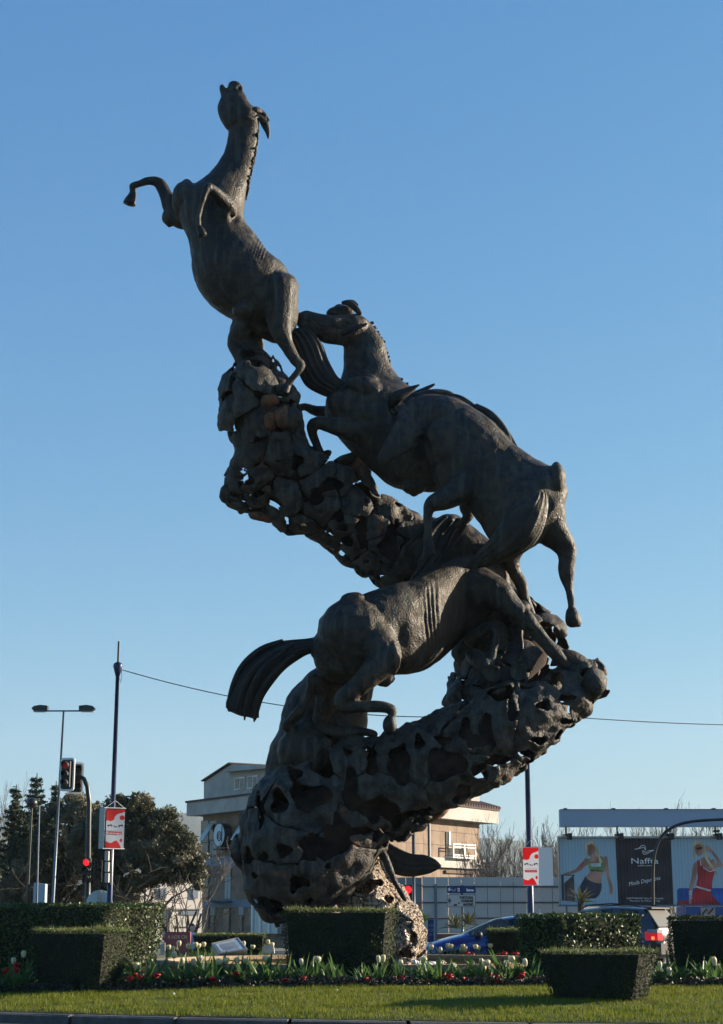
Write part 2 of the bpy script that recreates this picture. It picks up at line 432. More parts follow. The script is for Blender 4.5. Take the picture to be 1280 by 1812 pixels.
tag(mk('grass', np.stack([P0, P1, P2], 1).reshape(-1, 3), np.arange(3 * len(X)).reshape(-1, 3), 'grass'), 'short mown lawn grass on the roundabout', 'grass', kind='stuff')
# flower bed soil strip
v, f = [], []
for i in range(41):
    x = -8 + i * 0.42
    y0 = 27.0 - 0.02 * x; y1 = 28.3 - 0.02 * x
    for y in (y0, y0 + .12, y1 - .1, y1):
        v.append((x, y, isl_z(x, y) + (0.0 if y in (y0, y1) else 0.05)))
for i in range(40):
    for k in range(3):
        f.append((i * 4 + k, i * 4 + 4 + k, i * 4 + 5 + k, i * 4 + 1 + k))
tag(mk('flower_bed_soil', v, f, 'soil'), kind='structure')

# ================================================================ POOL
PC = Vector((0.2, 34.2)); PR = 4.15
pool = thing('fountain_pool', (PC.x, PC.y, 0.3), 'round stone-rimmed fountain pool around the foot of the horse monument', 'fountain')
def ring(name, r0, r1, z0, z1, m, a0, a1, parent, n=6):
    vs, fs = [], []
    for i in range(n + 1):
        t = a0 + (a1 - a0) * i / n
        for r_, z_ in ((r0, z0), (r1, z0), (r1, z1), (r0, z1)):
            vs.append((PC.x + r_ * math.cos(t), PC.y + r_ * math.sin(t), z_))
    for i in range(n):
        for k in range(4): fs.append((i * 4 + k, i * 4 + (k + 1) % 4, i * 4 + 4 + (k + 1) % 4, i * 4 + 4 + k))
    fs += [(3, 2, 1, 0), (n * 4, n * 4 + 1, n * 4 + 2, n * 4 + 3)]
    return mk(name, vs, fs, m, parent)
for i in range(24):
    t0, t1 = i * 2 * math.pi / 24, (i + 1) * 2 * math.pi / 24
    ring('rim_stone', PR - 0.06, PR + 0.26, 0.575, 0.655, 'granite_rim', t0 + .002, t1 - .002, pool)
ring('pool_wall', PR, PR + 0.2, 0.2, 0.575, 'pool_wall', 0, 2 * math.pi, pool, 72)
vs = [(PC.x + PR * math.cos(i * math.pi / 36), PC.y + PR * math.sin(i * math.pi / 36), 0.44) for i in range(72)]
tag(mk('water', vs, [tuple(range(72))], 'water'), kind='structure')

# ================================================================ SCULPTURE
SY = 33.6
sc = thing('horse_monument', W(690, 1700, SY + 0.3), 'tall dark bronze monument of rearing horses climbing a spiral of perforated plates', 'sculpture')
SN = 22
def catmull(S, sub):
    S = np.asarray(S, float); out = []
    n = len(S)
    for i in range(n - 1):
        p0, p1, p2, p3 = S[max(i - 1, 0)], S[i], S[i + 1], S[min(i + 2, n - 1)]
        for k in range(sub):
            t = k / sub
            out.append(0.5 * ((2 * p1) + (-p0 + p2) * t + (2 * p0 - 5 * p1 + 4 * p2 - p3) * t * t + (-p0 + 3 * p1 - 3 * p2 + p3) * t ** 3))
    out.append(S[-1]); return np.array(out)
def rings_to_mesh(Rg, capped=True, roundcap=True):
    """Rg: (n_rings, N, 3)"""
    Rg = list(Rg)
    if roundcap:
        def capr(r0, r1):
            c0, c1 = r0.mean(0), r1.mean(0); d = c0 - c1; d /= max(1e-6, np.linalg.norm(d))
            rad = np.linalg.norm(r0 - c0, axis=1).min()
            return [c0 + (r0 - c0) * math.cos(a) + d * rad * math.sin(a) * .8 for a in (R(30), R(58), R(80))]
        pre = capr(Rg[0], Rg[1])[::-1]; post = capr(Rg[-1], Rg[-2])
        Rg = pre + Rg + post
    n, N = len(Rg), len(Rg[0])
    V = np.concatenate(Rg)
    i, k = np.meshgrid(np.arange(n - 1), np.arange(N), indexing='ij')
    a = i * N + k; b = i * N + (k + 1) % N
    Fq = np.stack([a, b, b + N, a + N], -1).reshape(-1, 4).tolist()
    if capped: Fq += [list(range(N))[::-1], list(range((n - 1) * N, n * N))]
    return V, Fq
def pair_rings(S, N=SN, sub=5, y0=SY):
    """stations (ax,ay,bx,by,dy,k): silhouette points on both sides, depth offset, depth ratio"""
    S = catmull(S, sub); out = []
    th = np.arange(N) * 2 * math.pi / N
    for ax, ay, bx, by, d, k in S:
        A, B = np.array(W(ax, ay, y0 + d)), np.array(W(bx, by, y0 + d))
        c, u = (A + B) / 2, (B - A) / 2
        w_ = np.array([0, 1, 0]) * np.linalg.norm(u) * k
        out.append(c[None] + np.cos(th)[:, None] * u[None] + np.sin(th)[:, None] * w_[None])
    return out
def limb_rings(P, k=0.95, N=14, sub=4, y0=SY):
    """points (x,y,width,dy) in photo pixels and metres of depth"""
    S = catmull(P, sub); out = []
    c = np.array([np.array(W(x, y, y0 + d)) for x, y, w_, d in S])
    r = np.array([w_ / 2 / SC(y0, y) for x, y, w_, d in S])
    th = np.arange(N) * 2 * math.pi / N
    for i in range(len(S)):
        t = c[min(i + 1, len(S) - 1)] - c[max(i - 1, 0)]
        u = np.array([-t[2], 0, t[0]]); nu = np.linalg.norm(u)
        u = u / nu if nu > 1e-6 else np.array([1., 0, 0])
        w_ = np.cross(t / np.linalg.norm(t), u)
        out.append(c[i][None] + r[i] * (np.cos(th)[:, None] * u[None] + k * np.sin(th)[:, None] * w_[None]))
    return out
def ball(px, py, rx, ry, d, rd=None, rot=0, y0=SY):
    s = 1 / SC(y0, py); c = np.array(W(px, py, y0 + d)); rd = rd or (rx + ry) / 2
    vs, N = [], 12
    for i in range(1, 8):
        p = math.pi * i / 8
        ring_ = []
        for k in range(N):
            t = 2 * math.pi * k / N
            x, z, y = math.sin(p) * math.cos(t) * rx, math.cos(p) * ry, math.sin(p) * math.sin(t) * rd
            x, z = x * math.cos(rot) - z * math.sin(rot), x * math.sin(rot) + z * math.cos(rot)
            ring_.append(c + s * np.array([x, y, z]))
        vs.append(np.array(ring_))
    return vs
def organic(name, parts, m, parent, voxel=0.028, smooth=3, dents=(), ribs=(), amp=0.012, label=None):
    """lofted pieces fused into one continuous skin"""
    vs, fs, o = [], [], 0
    for rg in parts:
        V, Fq = rings_to_mesh(rg)
        vs.append(V); fs += [[i + o for i in q] for q in Fq]; o += len(V)
    me = bpy.data.meshes.new('tmp'); me.from_pydata(np.concatenate(vs).tolist(), [], fs); me.update()
    ob = bpy.data.objects.new('tmp', me); C.objects.link(ob)
    r = ob.modifiers.new('r', 'REMESH'); r.mode = 'VOXEL'; r.voxel_size = voxel
    s = ob.modifiers.new('s', 'SMOOTH'); s.factor = 0.5; s.iterations = smooth
    dg = bpy.context.evaluated_depsgraph_get(); ev = ob.evaluated_get(dg)
    nm = bpy.data.meshes.new_from_object(ev); bpy.data.objects.remove(ob)
    co = np.empty(len(nm.vertices) * 3); nm.vertices.foreach_get('co', co); co = co.reshape(-1, 3)
    no = np.empty(len(nm.vertices) * 3); nm.vertices.foreach_get('normal', no); no = no.reshape(-1, 3)
    nf = len(nm.polygons)
    # photo-pixel position of each vertex, for placing ribs and hollows
    dz = co[:, 2] - EYE
    zc = co[:, 1] * cp + dz * sp; yc = -co[:, 1] * sp + dz * cp
    px = 640 + F * co[:, 0] / zc; py = 906 - F * yc / zc
    front = np.clip(-no[:, 1] * 3, 0, 1)
    disp = amp * fnoise(co, 2.3) + amp * 0.55 * fnoise(co, 6.0, 5.0)
    for x, y, rx, ry, dep in dents:
        q = ((px - x) / rx) ** 2 + ((py - y) / ry) ** 2
        disp -= dep * np.exp(-q * 1.2) * front
    for x, y, rx, ry, angd, wl, dep in ribs:
        a_ = R(angd)
        u = (px - x) * math.cos(a_) + (py - y) * math.sin(a_)
        w_ = -(px - x) * math.sin(a_) + (py - y) * math.cos(a_)
        win = np.exp(-((u / rx) ** 4) - ((w_ / ry) ** 4))
        disp += dep * np.cos((u + 2.2 * np.sin(u * .13)) / wl * 2 * math.pi + 0.9 * np.sin(w_ / 24) + u * w_ * .0012) * win * (.55 + .5 * np.sin(u * .11 + w_ * .03 + 1))
    co = co + no * disp[:, None]
    fa = np.array([list(p.vertices) for p in nm.polygons if len(p.vertices) == 4])
    ob = mk(name, co, fa, m, parent, True)
    if label: ob['label'] = label
    return ob
def hair(name, S, m, parent, N=56, ridges=9, depth=0.13, frayed=0.3, sub=6):
    """tail or mane lock: silhouette pairs with combed strands"""
    rg = pair_rings(S, N, sub)
    n = len(rg); th = np.arange(N) * 2 * math.pi / N
    for i in range(n):
        c = rg[i].mean(0); t = i / n
        q = 1 + depth * np.sin(ridges * th + 2.2 * t + 0.5 * math.sin(5 * t)) + depth * 0.5 * np.sin(ridges * 2.3 * th - 1.4 * t + 1)
        rg[i] = c + (rg[i] - c) * q[:, None]
    d = rg[-1].mean(0) - rg[-4].mean(0)
    rg[-1] = rg[-1] + d * (frayed * np.sin(4 * th + 1))[:, None] + d * frayed * rng.uniform(-.4, .4, N)[:, None]
    V, Fq = rings_to_mesh(rg, roundcap=False)
    return mk(name, V, Fq, m, parent, True)
def lock(mb_parts, pts): mb_parts.append(limb_rings(pts, k=0.5, N=8, sub=4))
def locks(name, L, m, parent):
    vs, fs, o = [], [], 0
    for pts in L:
        V, Fq = rings_to_mesh(limb_rings(pts, k=0.55, N=8, sub=4)); vs.append(V); fs += [[i + o for i in q] for q in Fq]; o += len(V)
    return mk(name, np.concatenate(vs), fs, m, parent, True)
def crest(name, line, m, parent, w=9, jitter=3, d=0.0, step=7, lean=(4, 5), L=16):
    """short jagged mane standing along a neck line"""
    out = []
    ln = catmull(np.array(line, float), 12)
    acc, last = 0, ln[0]
    for p in ln:
        if math.hypot(*(p[:2] - last[:2])) >= step:
            last = p
            j = random.uniform(-jitter, jitter)
            out.append([(p[0] - lean[0], p[1] - lean[1] + j, w, d + random.uniform(-.08, .08)), (p[0], p[1] + j, w * .9, d + random.uniform(-.1, .1)),
                        (p[0] + lean[0] + j * .4, p[1] + lean[1] + L * .5, w * .5, d), (p[0] + lean[0], p[1] + lean[1] + L, 2, d)])
    return locks(name, out, m, parent)

# ---- horse 1: rearing at the very top
h1 = organic('bronze_horse', [
    pair_rings([(404, 226, 459, 212, 0, .6), (403, 245, 456, 243, 0, .55), (396, 270, 450, 277, 0, .6), (379, 298, 443, 304, 0, .65), (350, 325, 437, 332, 0, .7),
                (322, 346, 434, 360, 0, .75), (318, 385, 434, 392, 0, .8), (331, 420, 452, 415, 0, .8), (338, 450, 474, 446, .0, .8),
                (341, 487, 505, 472, .05, .8), (356, 520, 522, 508, .1, .8), (382, 545, 528, 542, .1, .8), (412, 562, 527, 572, .1, .8), (445, 582, 516, 594, .1, .7)], N=26),
    pair_rings([(398, 226, 458, 204, 0, .6), (390, 212, 455, 194, 0, .6), (386, 199, 446, 186, 0, .62), (387, 185, 439, 174, 0, .58), (393, 171, 433, 163, 0, .55), (401, 158, 430, 154, 0, .5), (405, 147, 424, 147, 0, .45)], N=20),
    limb_rings([(404, 176, 22, 0), (398, 165, 16, 0), (394, 157, 12, 0), (393, 153, 9, 0)]),
    limb_rings([(335, 380, 60, .3), (314, 385, 36, .4), (302, 362, 30, .4), (291, 340, 24, .4), (281, 323, 20, .4), (264, 320, 14, .4), (247, 325, 11, .4), (236, 329, 14, .4), (235, 340, 10, .4), (234, 351, 15, .4), (231, 357, 21, .4)]),
    ball(330, 355, 26, 34, .1, 40), ball(300, 385, 14, 16, .4),
    limb_rings([(395, 380, 44, -.45), (400, 365, 40, -.55), (388, 348, 24, -.85), (375, 335, 17, -1.05), (367, 331, 14, -1.15), (361, 348, 10, -1.15), (354, 374, 9, -1.1), (351, 392, 12, -1.1), (353, 403, 9, -1.1), (357, 412, 13, -1.1)]),
    limb_rings([(494, 510, 72, -.25), (497, 550, 56, -.35), (497, 585, 40, -.4), (508, 612, 25, -.4), (522, 637, 20, -.4), (532, 647, 17, -.4), (525, 661, 12, -.4), (513, 675, 13, -.35), (506, 690, 15, -.3)]),
    limb_rings([(455, 560, 80, .45), (436, 590, 62, .5), (440, 615, 58, .5), (446, 640, 42, .4)]),
    limb_rings([(440, 580, 50, .3), (412, 603, 24, .3), (424, 628, 26, .3), (436, 645, 26, .3)]),
    ball(430, 550, 20, 14, -.5),
], 'bronze', sc, dents=[(424, 155, 4, 4, .07), (414, 384, 8, 9, .09), (382, 375, 14, 26, .10), (404, 160, 8, 4, .05), (430, 196, 7, 5, .03), (335, 346, 9, 6, .04), (478, 535, 5, 30, .09), (420, 260, 4, 26, .04)],
    ribs=[(460, 436, 22, 22, 15, 6.5, .012)], amp=.022, label='topmost rearing horse with its head thrown back to the sky')
locks('forelock', [[(446, 196, 14, -.1), (455, 194, 12, -.1), (463, 200, 11, 0), (470, 207, 8, 0)], [(448, 204, 10, -.1), (460, 208, 12, -.05), (470, 214, 11, 0), (477, 212, 3, 0)],
                   [(450, 199, 6, .1), (462, 196, 6, .1), (470, 204, 6, .1), (476, 214, 4, .1)], [(436, 206, 8, -.25), (446, 210, 8, -.2), (455, 206, 7, -.1)]], 'bronze', h1)
locks('ear', [[(462, 204, 14, .05), (469, 220, 14, .05), (474, 234, 9, .05), (475, 245, 3, .05)]], 'bronze_dark', h1)
crest('mane', [(457, 228), (452, 262), (446, 290), (440, 318), (435, 345)], 'bronze_dark', h1, w=7, step=5, lean=(1, 2), L=10)
hair('tail', [(508, 590, 525, 582, .2, .7), (512, 605, 545, 583, .25, .6), (522, 628, 566, 610, .3, .6), (538, 668, 578, 640, .35, .6), (552, 686, 593, 666, .4, .6), (580, 700, 604, 675, .45, .6), (594, 702, 612, 684, .5, .5)], 'bronze_dark', h1, ridges=14, depth=.16, N=84)

# ---- horse 2: second, head turned to the left
h2 = organic('bronze_horse', [
    pair_rings([(598, 585, 646, 562, .8, .5), (606, 605, 662, 578, .8, .55), (608, 625, 678, 602, .8, .55), (606, 655, 690, 640, .8, .6), (598, 682, 712, 676, .8, .65), (580, 705, 745, 700, .8, .7),
                (576, 738, 768, 735, .8, .7), (604, 780, 800, 745, .8, .7), (645, 820, 815, 770, .75, .7), (690, 858, 830, 790, .7, .7), (740, 868, 850, 810, .6, .7)], N=26),
    pair_rings([(650, 566, 606, 612, .65, .5), (634, 556, 590, 609, .6, .5), (610, 558, 570, 606, .5, .5), (588, 558, 558, 596, .4, .5), (562, 554, 546, 588, .32, .55), (543, 549, 531, 582, .3, .6), (529, 554, 524, 573, .3, .6)], N=18),
    limb_rings([(610, 722, 50, 1.2), (585, 729, 26, 1.3), (560, 727, 20, 1.3), (541, 720, 15, 1.3), (530, 724, 14, 1.3), (527, 738, 11, 1.25), (530, 756, 9, 1.2)]),
    limb_rings([(670, 755, 90, .5), (635, 760, 58, .35), (600, 755, 36, .3), (574, 749, 26, .3), (556, 749, 22, .3), (553, 765, 17, .4), (560, 786, 14, .5), (570, 806, 15, .6)]),
    ball(600, 715, 24, 26, .5), ball(602, 552, 27, 13, .75, 12, .15), ball(650, 690, 40, 22, .3, 30, -.4), ball(733, 862, 22, 14, .4),
], 'bronze', sc, dents=[(543, 569, 4, 4, .06), (615, 573, 4, 3, .05), (600, 582, 14, 5, .03), (640, 640, 6, 40, .04), (625, 745, 30, 4, .05), (655, 712, 20, 5, .04)], amp=.022, label='second horse from the top, neck arched and head turned left')
locks('ear', [[(606, 590, 10, .1), (622, 583, 12, .05), (638, 577, 9, .05), (650, 573, 3, .05)]], 'bronze_dark', h2)
locks('forelock', [[(606, 536, 7, .5), (618, 536, 12, .5), (630, 546, 12, .5), (638, 556, 8, .5)], [(612, 534, 6, .6), (624, 534, 8, .6), (634, 540, 3, .6)]], 'bronze_dark', h2)
crest('mane', [(652, 568), (672, 594), (684, 626), (692, 655), (708, 672), (722, 686)], 'bronze_dark', h2, w=8, step=6, lean=(-2, 0), L=9, d=.85)

# ---- horse 3: dark one above the middle, head hung down, hind leg kicking to the right
h3 = organic('bronze_horse', [
    pair_rings([(722, 708, 742, 770, -.45, .45), (745, 699, 754, 776, -.35, .5), (772, 698, 762, 820, -.2, .6), (800, 703, 766, 850, -.25, .65), (838, 722, 782, 870, -.3, .7), (878, 752, 806, 884, -.4, .72), (908, 786, 826, 897, -.5, .75),
                (940, 808, 848, 925, -.6, .75), (968, 824, 864, 950, -.7, .75), (990, 830, 885, 965, -.8, .7), (999, 850, 905, 972, -.85, .6)], N=26),
    pair_rings([(708, 716, 758, 760, -.5, .4), (704, 732, 746, 780, -.65, .4), (693, 756, 730, 797, -.75, .4), (681, 780, 711, 806, -.8, .42), (670, 800, 694, 815, -.8, .48), (667, 810, 684, 822, -.8, .5)], N=18),
    pair_rings([(925, 860, 998, 850, -1.0, .8), (930, 900, 1000, 890, -1.0, .8), (938, 938, 1002, 922, -.95, .7), (955, 962, 1013, 948, -.9, .6), (986, 980, 1021, 974, -.85, .6), (989, 1008, 1017, 1003, -.85, .7),
                (992, 1026, 1016, 1028, -.85, .7), (1001, 1046, 1016, 1046, -.85, .8), (1005, 1080, 1018, 1080, -.85, .8)], N=18),
    limb_rings([(1012, 1082, 20, -.85), (1014, 1092, 25, -.85), (1015, 1101, 26, -.85)]),
    limb_rings([(920, 930, 70, .3), (903, 980, 44, .5), (910, 1010, 25, .6), (922, 1034, 23, .6), (928, 1056, 19, .6), (944, 1095, 15, .7), (960, 1125, 16, .8)]),
    limb_rings([(840, 840, 90, -.5), (812, 868, 52, -.8), (786, 884, 38, -.95), (766, 893, 29, -1.0), (758, 906, 18, -1.0), (757, 935, 14, -1.0), (757, 958, 17, -.95), (760, 972, 20, -.9)]),
    limb_rings([(845, 870, 60, .1), (826, 893, 30, .2), (829, 912, 20, .2), (818, 925, 15, .2), (800, 935, 14, .2)]),
    ball(795, 785, 44, 54, -.55, 36), ball(905, 850, 44, 26, -1.0, 20, -.4), ball(985, 850, 16, 30, -1.1, 24),
], 'bronze', sc, dents=[(746, 781, 9, 7, .2), (754, 806, 9, 22, .12), (696, 745, 5, 4, .03), (735, 735, 5, 26, .04), (676, 806, 3, 3, .05), (860, 850, 16, 34, .06), (884, 800, 22, 10, .05), (1000, 1000, 3, 20, .03), (790, 740, 26, 10, .04)], amp=.022, label='dark horse with hung head, pricked ears and one hind leg kicked out to the right')
locks('ear', [[(700, 732, 14, -.3), (694, 720, 14, -.3), (700, 704, 22, -.5), (720, 692, 14, -.5), (742, 681, 3, -.5)]], 'bronze_dark', h3)
locks('ear', [[(718, 712, 10, .0), (732, 700, 12, .05), (752, 689, 9, .1), (769, 680, 4, .1)]], 'bronze_dark', h3)
locks('mane', [[(735, 702, 13, -.3), (765, 695, 14, -.2), (795, 698, 13, -.1), (820, 714, 4, -.1)], [(842, 718, 10, -.3), (868, 734, 15, -.35), (893, 762, 13, -.4), (908, 792, 3, -.45)], [(868, 742, 8, -.2), (892, 762, 13, -.3), (912, 790, 8, -.4), (920, 806, 3, -.45)], [(790, 700, 8, -.15), (812, 704, 12, -.15), (838, 720, 10, -.2), (850, 738, 3, -.2)], [(760, 705, 10, -.45), (800, 708, 14, -.4), (835, 728, 12, -.4), (862, 750, 5, -.4)],
               [(800, 704, 10, -.2), (840, 722, 14, -.2), (872, 744, 13, -.25), (898, 770, 5, -.3)], [(830, 722, 10, -.35), (864, 744, 14, -.4), (894, 776, 14, -.45), (919, 803, 4, -.5)],
               [(800, 716, 8, -.65), (835, 742, 9, -.7), (870, 770, 9, -.75), (905, 800, 5, -.7)], [(850, 732, 8, -.1), (878, 752, 10, -.2), (902, 780, 9, -.3), (914, 798, 3, -.4)]], 'bronze_dark', h3)
hair('tail', [(938, 868, 958, 862, -1.25, .8), (930, 878, 967, 876, -1.35, .8), (914, 893, 967, 900, -1.45, .7), (898, 912, 960, 930, -1.5, .6), (882, 935, 947, 956, -1.5, .55), (868, 955, 928, 975, -1.45, .5), (852, 972, 898, 990, -1.35, .5), (836, 990, 870, 1000, -1.25, .4), (822, 1004, 842, 1006, -1.2, .3)], 'bronze', h3, ridges=13, depth=.1)

# ---- horse 4: galloping to the right, tail streaming left
h4 = organic('bronze_horse', [
    pair_rings([(556, 1128, 555, 1166, -1.0, .6), (566, 1113, 562, 1186, -1.0, .7), (588, 1085, 585, 1205, -1.0, .75), (612, 1063, 622, 1208, -1.0, .75), (645, 1051, 655, 1199, -.97, .75), (692, 1036, 700, 1194, -.82, .72), (741, 1020, 742, 1190, -.45, .70),
                (785, 998, 785, 1164, .05, .68), (825, 980, 822, 1128, .5, .66), (865, 980, 862, 1105, .85, .6), (893, 1006, 890, 1078, 1.05, .55)], N=28),
    pair_rings([(725, 1028, 896, 1012, .6, .45), (738, 1000, 893, 990, .75, .45), (750, 968, 872, 962, .8, .5), (764, 940, 845, 938, .85, .5), (778, 918, 818, 916, .9, .5)], N=20),
    limb_rings([(800, 930, 42, .8), (770, 938, 38, 1.0), (745, 955, 28, 1.1), (728, 975, 22, 1.1)]),
    limb_rings([(848, 1046, 96, .3), (876, 1052, 66, .1), (906, 1075, 43, -.05), (935, 1103, 32, -.15), (962, 1132, 24, -.2), (984, 1158, 26, -.2), (1000, 1174, 19, -.2), (1013, 1185, 26, -.1)]),
    ball(625, 1120, 62, 60, -1.3, 50), ball(698, 1163, 12, 26, -1.75, 18), ball(826, 1040, 30, 44, .2, 30), ball(682, 1204, 18, 10, -.9, 12, .3), ball(878, 1020, 20, 20, .6, 22),
    limb_rings([(660, 1140, 90, -1.35), (678, 1165, 66, -1.6), (662, 1188, 46, -1.75), (636, 1213, 36, -1.75), (609, 1236, 31, -1.7), (612, 1249, 25, -1.7), (645, 1250, 18, -1.75), (678, 1251, 19, -1.75), (693, 1256, 18, -1.75), (694, 1268, 13, -1.75), (690, 1280, 22, -1.75), (689, 1292, 12, -1.75)]),
    limb_rings([(612, 1175, 90, -.4), (600, 1210, 60, -.2), (574, 1255, 34, -.2), (566, 1284, 27, -.2), (592, 1297, 21, -.3), (640, 1294, 18, -.4), (664, 1300, 15, -.4)]),
], 'bronze', sc, dents=[(712, 1130, 12, 30, .07), (836, 1005, 10, 14, .05), (828, 1068, 4, 40, .05), (640, 1215, 3, 22, .04), (930, 1090, 3, 30, .03), (600, 1150, 20, 30, .03)],
    ribs=[(762, 1085, 20, 50, -6, 8.5, .02)], amp=.022, label='galloping horse in the middle with ribs showing and its tail streaming left')
hair('tail', [(562, 1128, 560, 1157, -1.0, .7), (540, 1131, 546, 1157, -1.0, .7), (515, 1133, 525, 1168, -1.0, .6), (488, 1138, 503, 1184, -1.0, .55), (458, 1152, 482, 1208, -1.0, .5), (430, 1178, 466, 1232, -1.0, .5), (414, 1212, 458, 1255, -1.0, .45), (402, 1244, 454, 1268, -1.0, .4), (405, 1258, 452, 1273, -1.0, .35)], 'bronze_dark', h4, ridges=15, depth=.08, frayed=.5)
locks('tail_strands', [[(520, 1140, 8, -1.3), (480, 1158, 9, -1.35), (448, 1186, 8, -1.3), (428, 1226, 7, -1.25), (418, 1262, 3, -1.2)], [(500, 1134, 7, -1.1), (462, 1148, 9, -1.15), (430, 1176, 9, -1.15), (412, 1212, 8, -1.1), (401, 1252, 3, -1.05)],
 [(520, 1158, 7, -1.3), (490, 1184, 9, -1.3), (466, 1214, 8, -1.3), (452, 1246, 6, -1.25), (450, 1277, 3, -1.2)], [(505, 1150, 7, -1.4), (470, 1178, 9, -1.45), (446, 1216, 8, -1.4), (436, 1250, 6, -1.3), (433, 1274, 3, -1.2)], [(470, 1206, 7, -1.2), (458, 1232, 8, -1.2), (456, 1256, 6, -1.15), (457, 1270, 3, -1.1)]], 'bronze_dark', h4)
locks('mane', [[(800, 918, 14, .3), (780, 940, 15, .15), (762, 975, 13, .05), (745, 1005, 4, .0)], [(812, 920, 12, .25), (796, 945, 13, .1), (778, 975, 10, .0), (765, 1000, 3, .0)],
               [(790, 916, 12, .5), (768, 935, 14, .4), (750, 962, 12, .3), (735, 992, 4, .2)], [(826, 925, 9, .25), (812, 945, 11, .1), (797, 966, 8, .0), (790, 985, 3, -.05)],
               [(776, 925, 12, .7), (752, 935, 12, .6), (735, 950, 9, .6), (722, 968, 3, .6)], [(770, 960, 8, .0), (756, 985, 9, -.05), (742, 1010, 7, -.1), (730, 1022, 3, -.1)]], 'bronze_dark', h4)

# ---- horse 5: half hidden, low on the left
h5 = organic('bronze_horse', [
    pair_rings([(469, 1390, 600, 1400, .5, .6), (471, 1355, 620, 1360, .5, .65), (479, 1320, 640, 1320, .5, .7), (494, 1290, 650, 1285, .5, .7), (500, 1260, 652, 1258, .5, .7), (511, 1232, 662, 1220, .5, .65), (531, 1206, 660, 1195, .5, .6), (559, 1182, 645, 1175, .5, .5)], N=26),
    limb_rings([(575, 1225, 60, -.2), (562, 1210, 32, -.55), (556, 1206, 28, -.6), (549, 1225, 18, -.6), (542, 1240, 16, -.6), (530, 1258, 18, -.55), (514, 1278, 22, -.45), (508, 1284, 26, -.4)]),
    limb_rings([(600, 1240, 30, -.1), (585, 1224, 18, -.4), (574, 1221, 14, -.5), (566, 1238, 12, -.5), (562, 1258, 10, -.5)]),
    ball(540, 1330, 50, 50, -.2, 40),
], 'bronze', sc, dents=[(530, 1250, 8, 24, .05), (560, 1290, 30, 8, .05)], amp=.035, label='half-hidden horse low on the left with a bent foreleg')
# ---- horse 6: behind the foot, only leg and tail stick out to the right
h6 = organic('bronze_horse', [
    limb_rings([(560, 1420, 120, 1.2), (610, 1450, 110, 1.2), (650, 1480, 70, .9), (672, 1492, 30, .5)]),
    limb_rings([(655, 1485, 30, .2), (668, 1500, 19, -.1), (681, 1518, 15, -.2), (691, 1542, 12, -.25), (702, 1566, 9, -.3), (712, 1582, 10, -.3), (717, 1592, 9, -.3)]),
], 'bronze', sc, amp=.02, label='horse behind the foot of the monument, only a thin leg showing')
hair('tail', [(664, 1482, 672, 1500, .3, .6), (680, 1487, 684, 1520, .3, .5), (702, 1501, 694, 1541, .3, .45), (728, 1512, 724, 1549, .3, .4), (752, 1514, 754, 1545, .3, .35), (770, 1521, 768, 1541, .3, .3), (781, 1531, 779, 1536, .3, .3)], 'bronze_dark', h6, ridges=7, depth=.12)
# ---- horse 7: small glimpse of a foal-sized horse behind the galloping one's foreleg
h7 = organic('bronze_horse', [
    pair_rings([(800, 1150, 860, 1180, .9, .6), (815, 1110, 900, 1150, .9, .6), (850, 1075, 930, 1110, .9, .6), (890, 1040, 940, 1080, .9, .6)]),
    limb_rings([(838, 1130, 40, .3), (852, 1118, 26, .0), (870, 1112, 19, -.2), (877, 1122, 17, -.25), (874, 1145, 13, -.25), (870, 1168, 13, -.25), (868, 1180, 17, -.3)]),
    limb_rings([(925, 1075, 30, .4), (921, 1100, 12, .1), (922, 1125, 9, .05), (924, 1148, 9, .0), (920, 1170, 12, -.1)]),
    limb_rings([(838, 1160, 30, .1), (852, 1172, 30, -.2), (860, 1180, 26, -.3)]),
], 'bronze', sc, amp=.022, label='horse glimpsed behind the galloping one, two hoof soles facing out')
for hx, hy in ((871, 1192), (916, 1189)):
    m_ = MB(); c = W(hx, hy, SY - .5); m_.lathe(c, [(0.10, 0.30), (0.165, 0.22), (0.185, 0.02), (0.17, -.01), (0.15, -0.012), (0.13, 0.012), (0.02, 0.02)], 20, 'y')
    m_.build('hoof', 'bronze', h7, True)

def hoof(S, par):
    V, Fq = rings_to_mesh(limb_rings(S, k=.9, N=16, sub=3), roundcap=False); return mk('hoof', V, Fq, 'bronze_dark', par, True)
hoof([(236, 340, 12, .4), (234, 348, 17, .4), (231, 355, 21, .4), (229, 361, 23, .4)], h1)
hoof([(352, 401, 10, -1.12), (356, 409, 14, -1.12), (359, 417, 16, -1.12)], h1)
hoof([(509, 681, 13, -.38), (505, 690, 17, -.38), (503, 696, 18, -.38)], h1)
hoof([(1013, 1083, 15, -.85), (1014, 1090, 23, -.85), (1016, 1100, 26, -.85), (1016, 1108, 22, -.85)], h3)
hoof([(758, 964, 15, -.95), (759, 974, 20, -.92), (761, 982, 21, -.9)], h3)
hoof([(693, 1268, 13, -1.75), (690, 1277, 22, -1.76), (690, 1288, 23, -1.76), (690, 1299, 15, -1.76)], h4)
hoof([(1006, 1179, 20, -.2), (1016, 1187, 27, -.15), (1024, 1194, 27, -.1)], h4)
hoof([(571, 806, 14, .6), (576, 814, 18, .6)], h2)

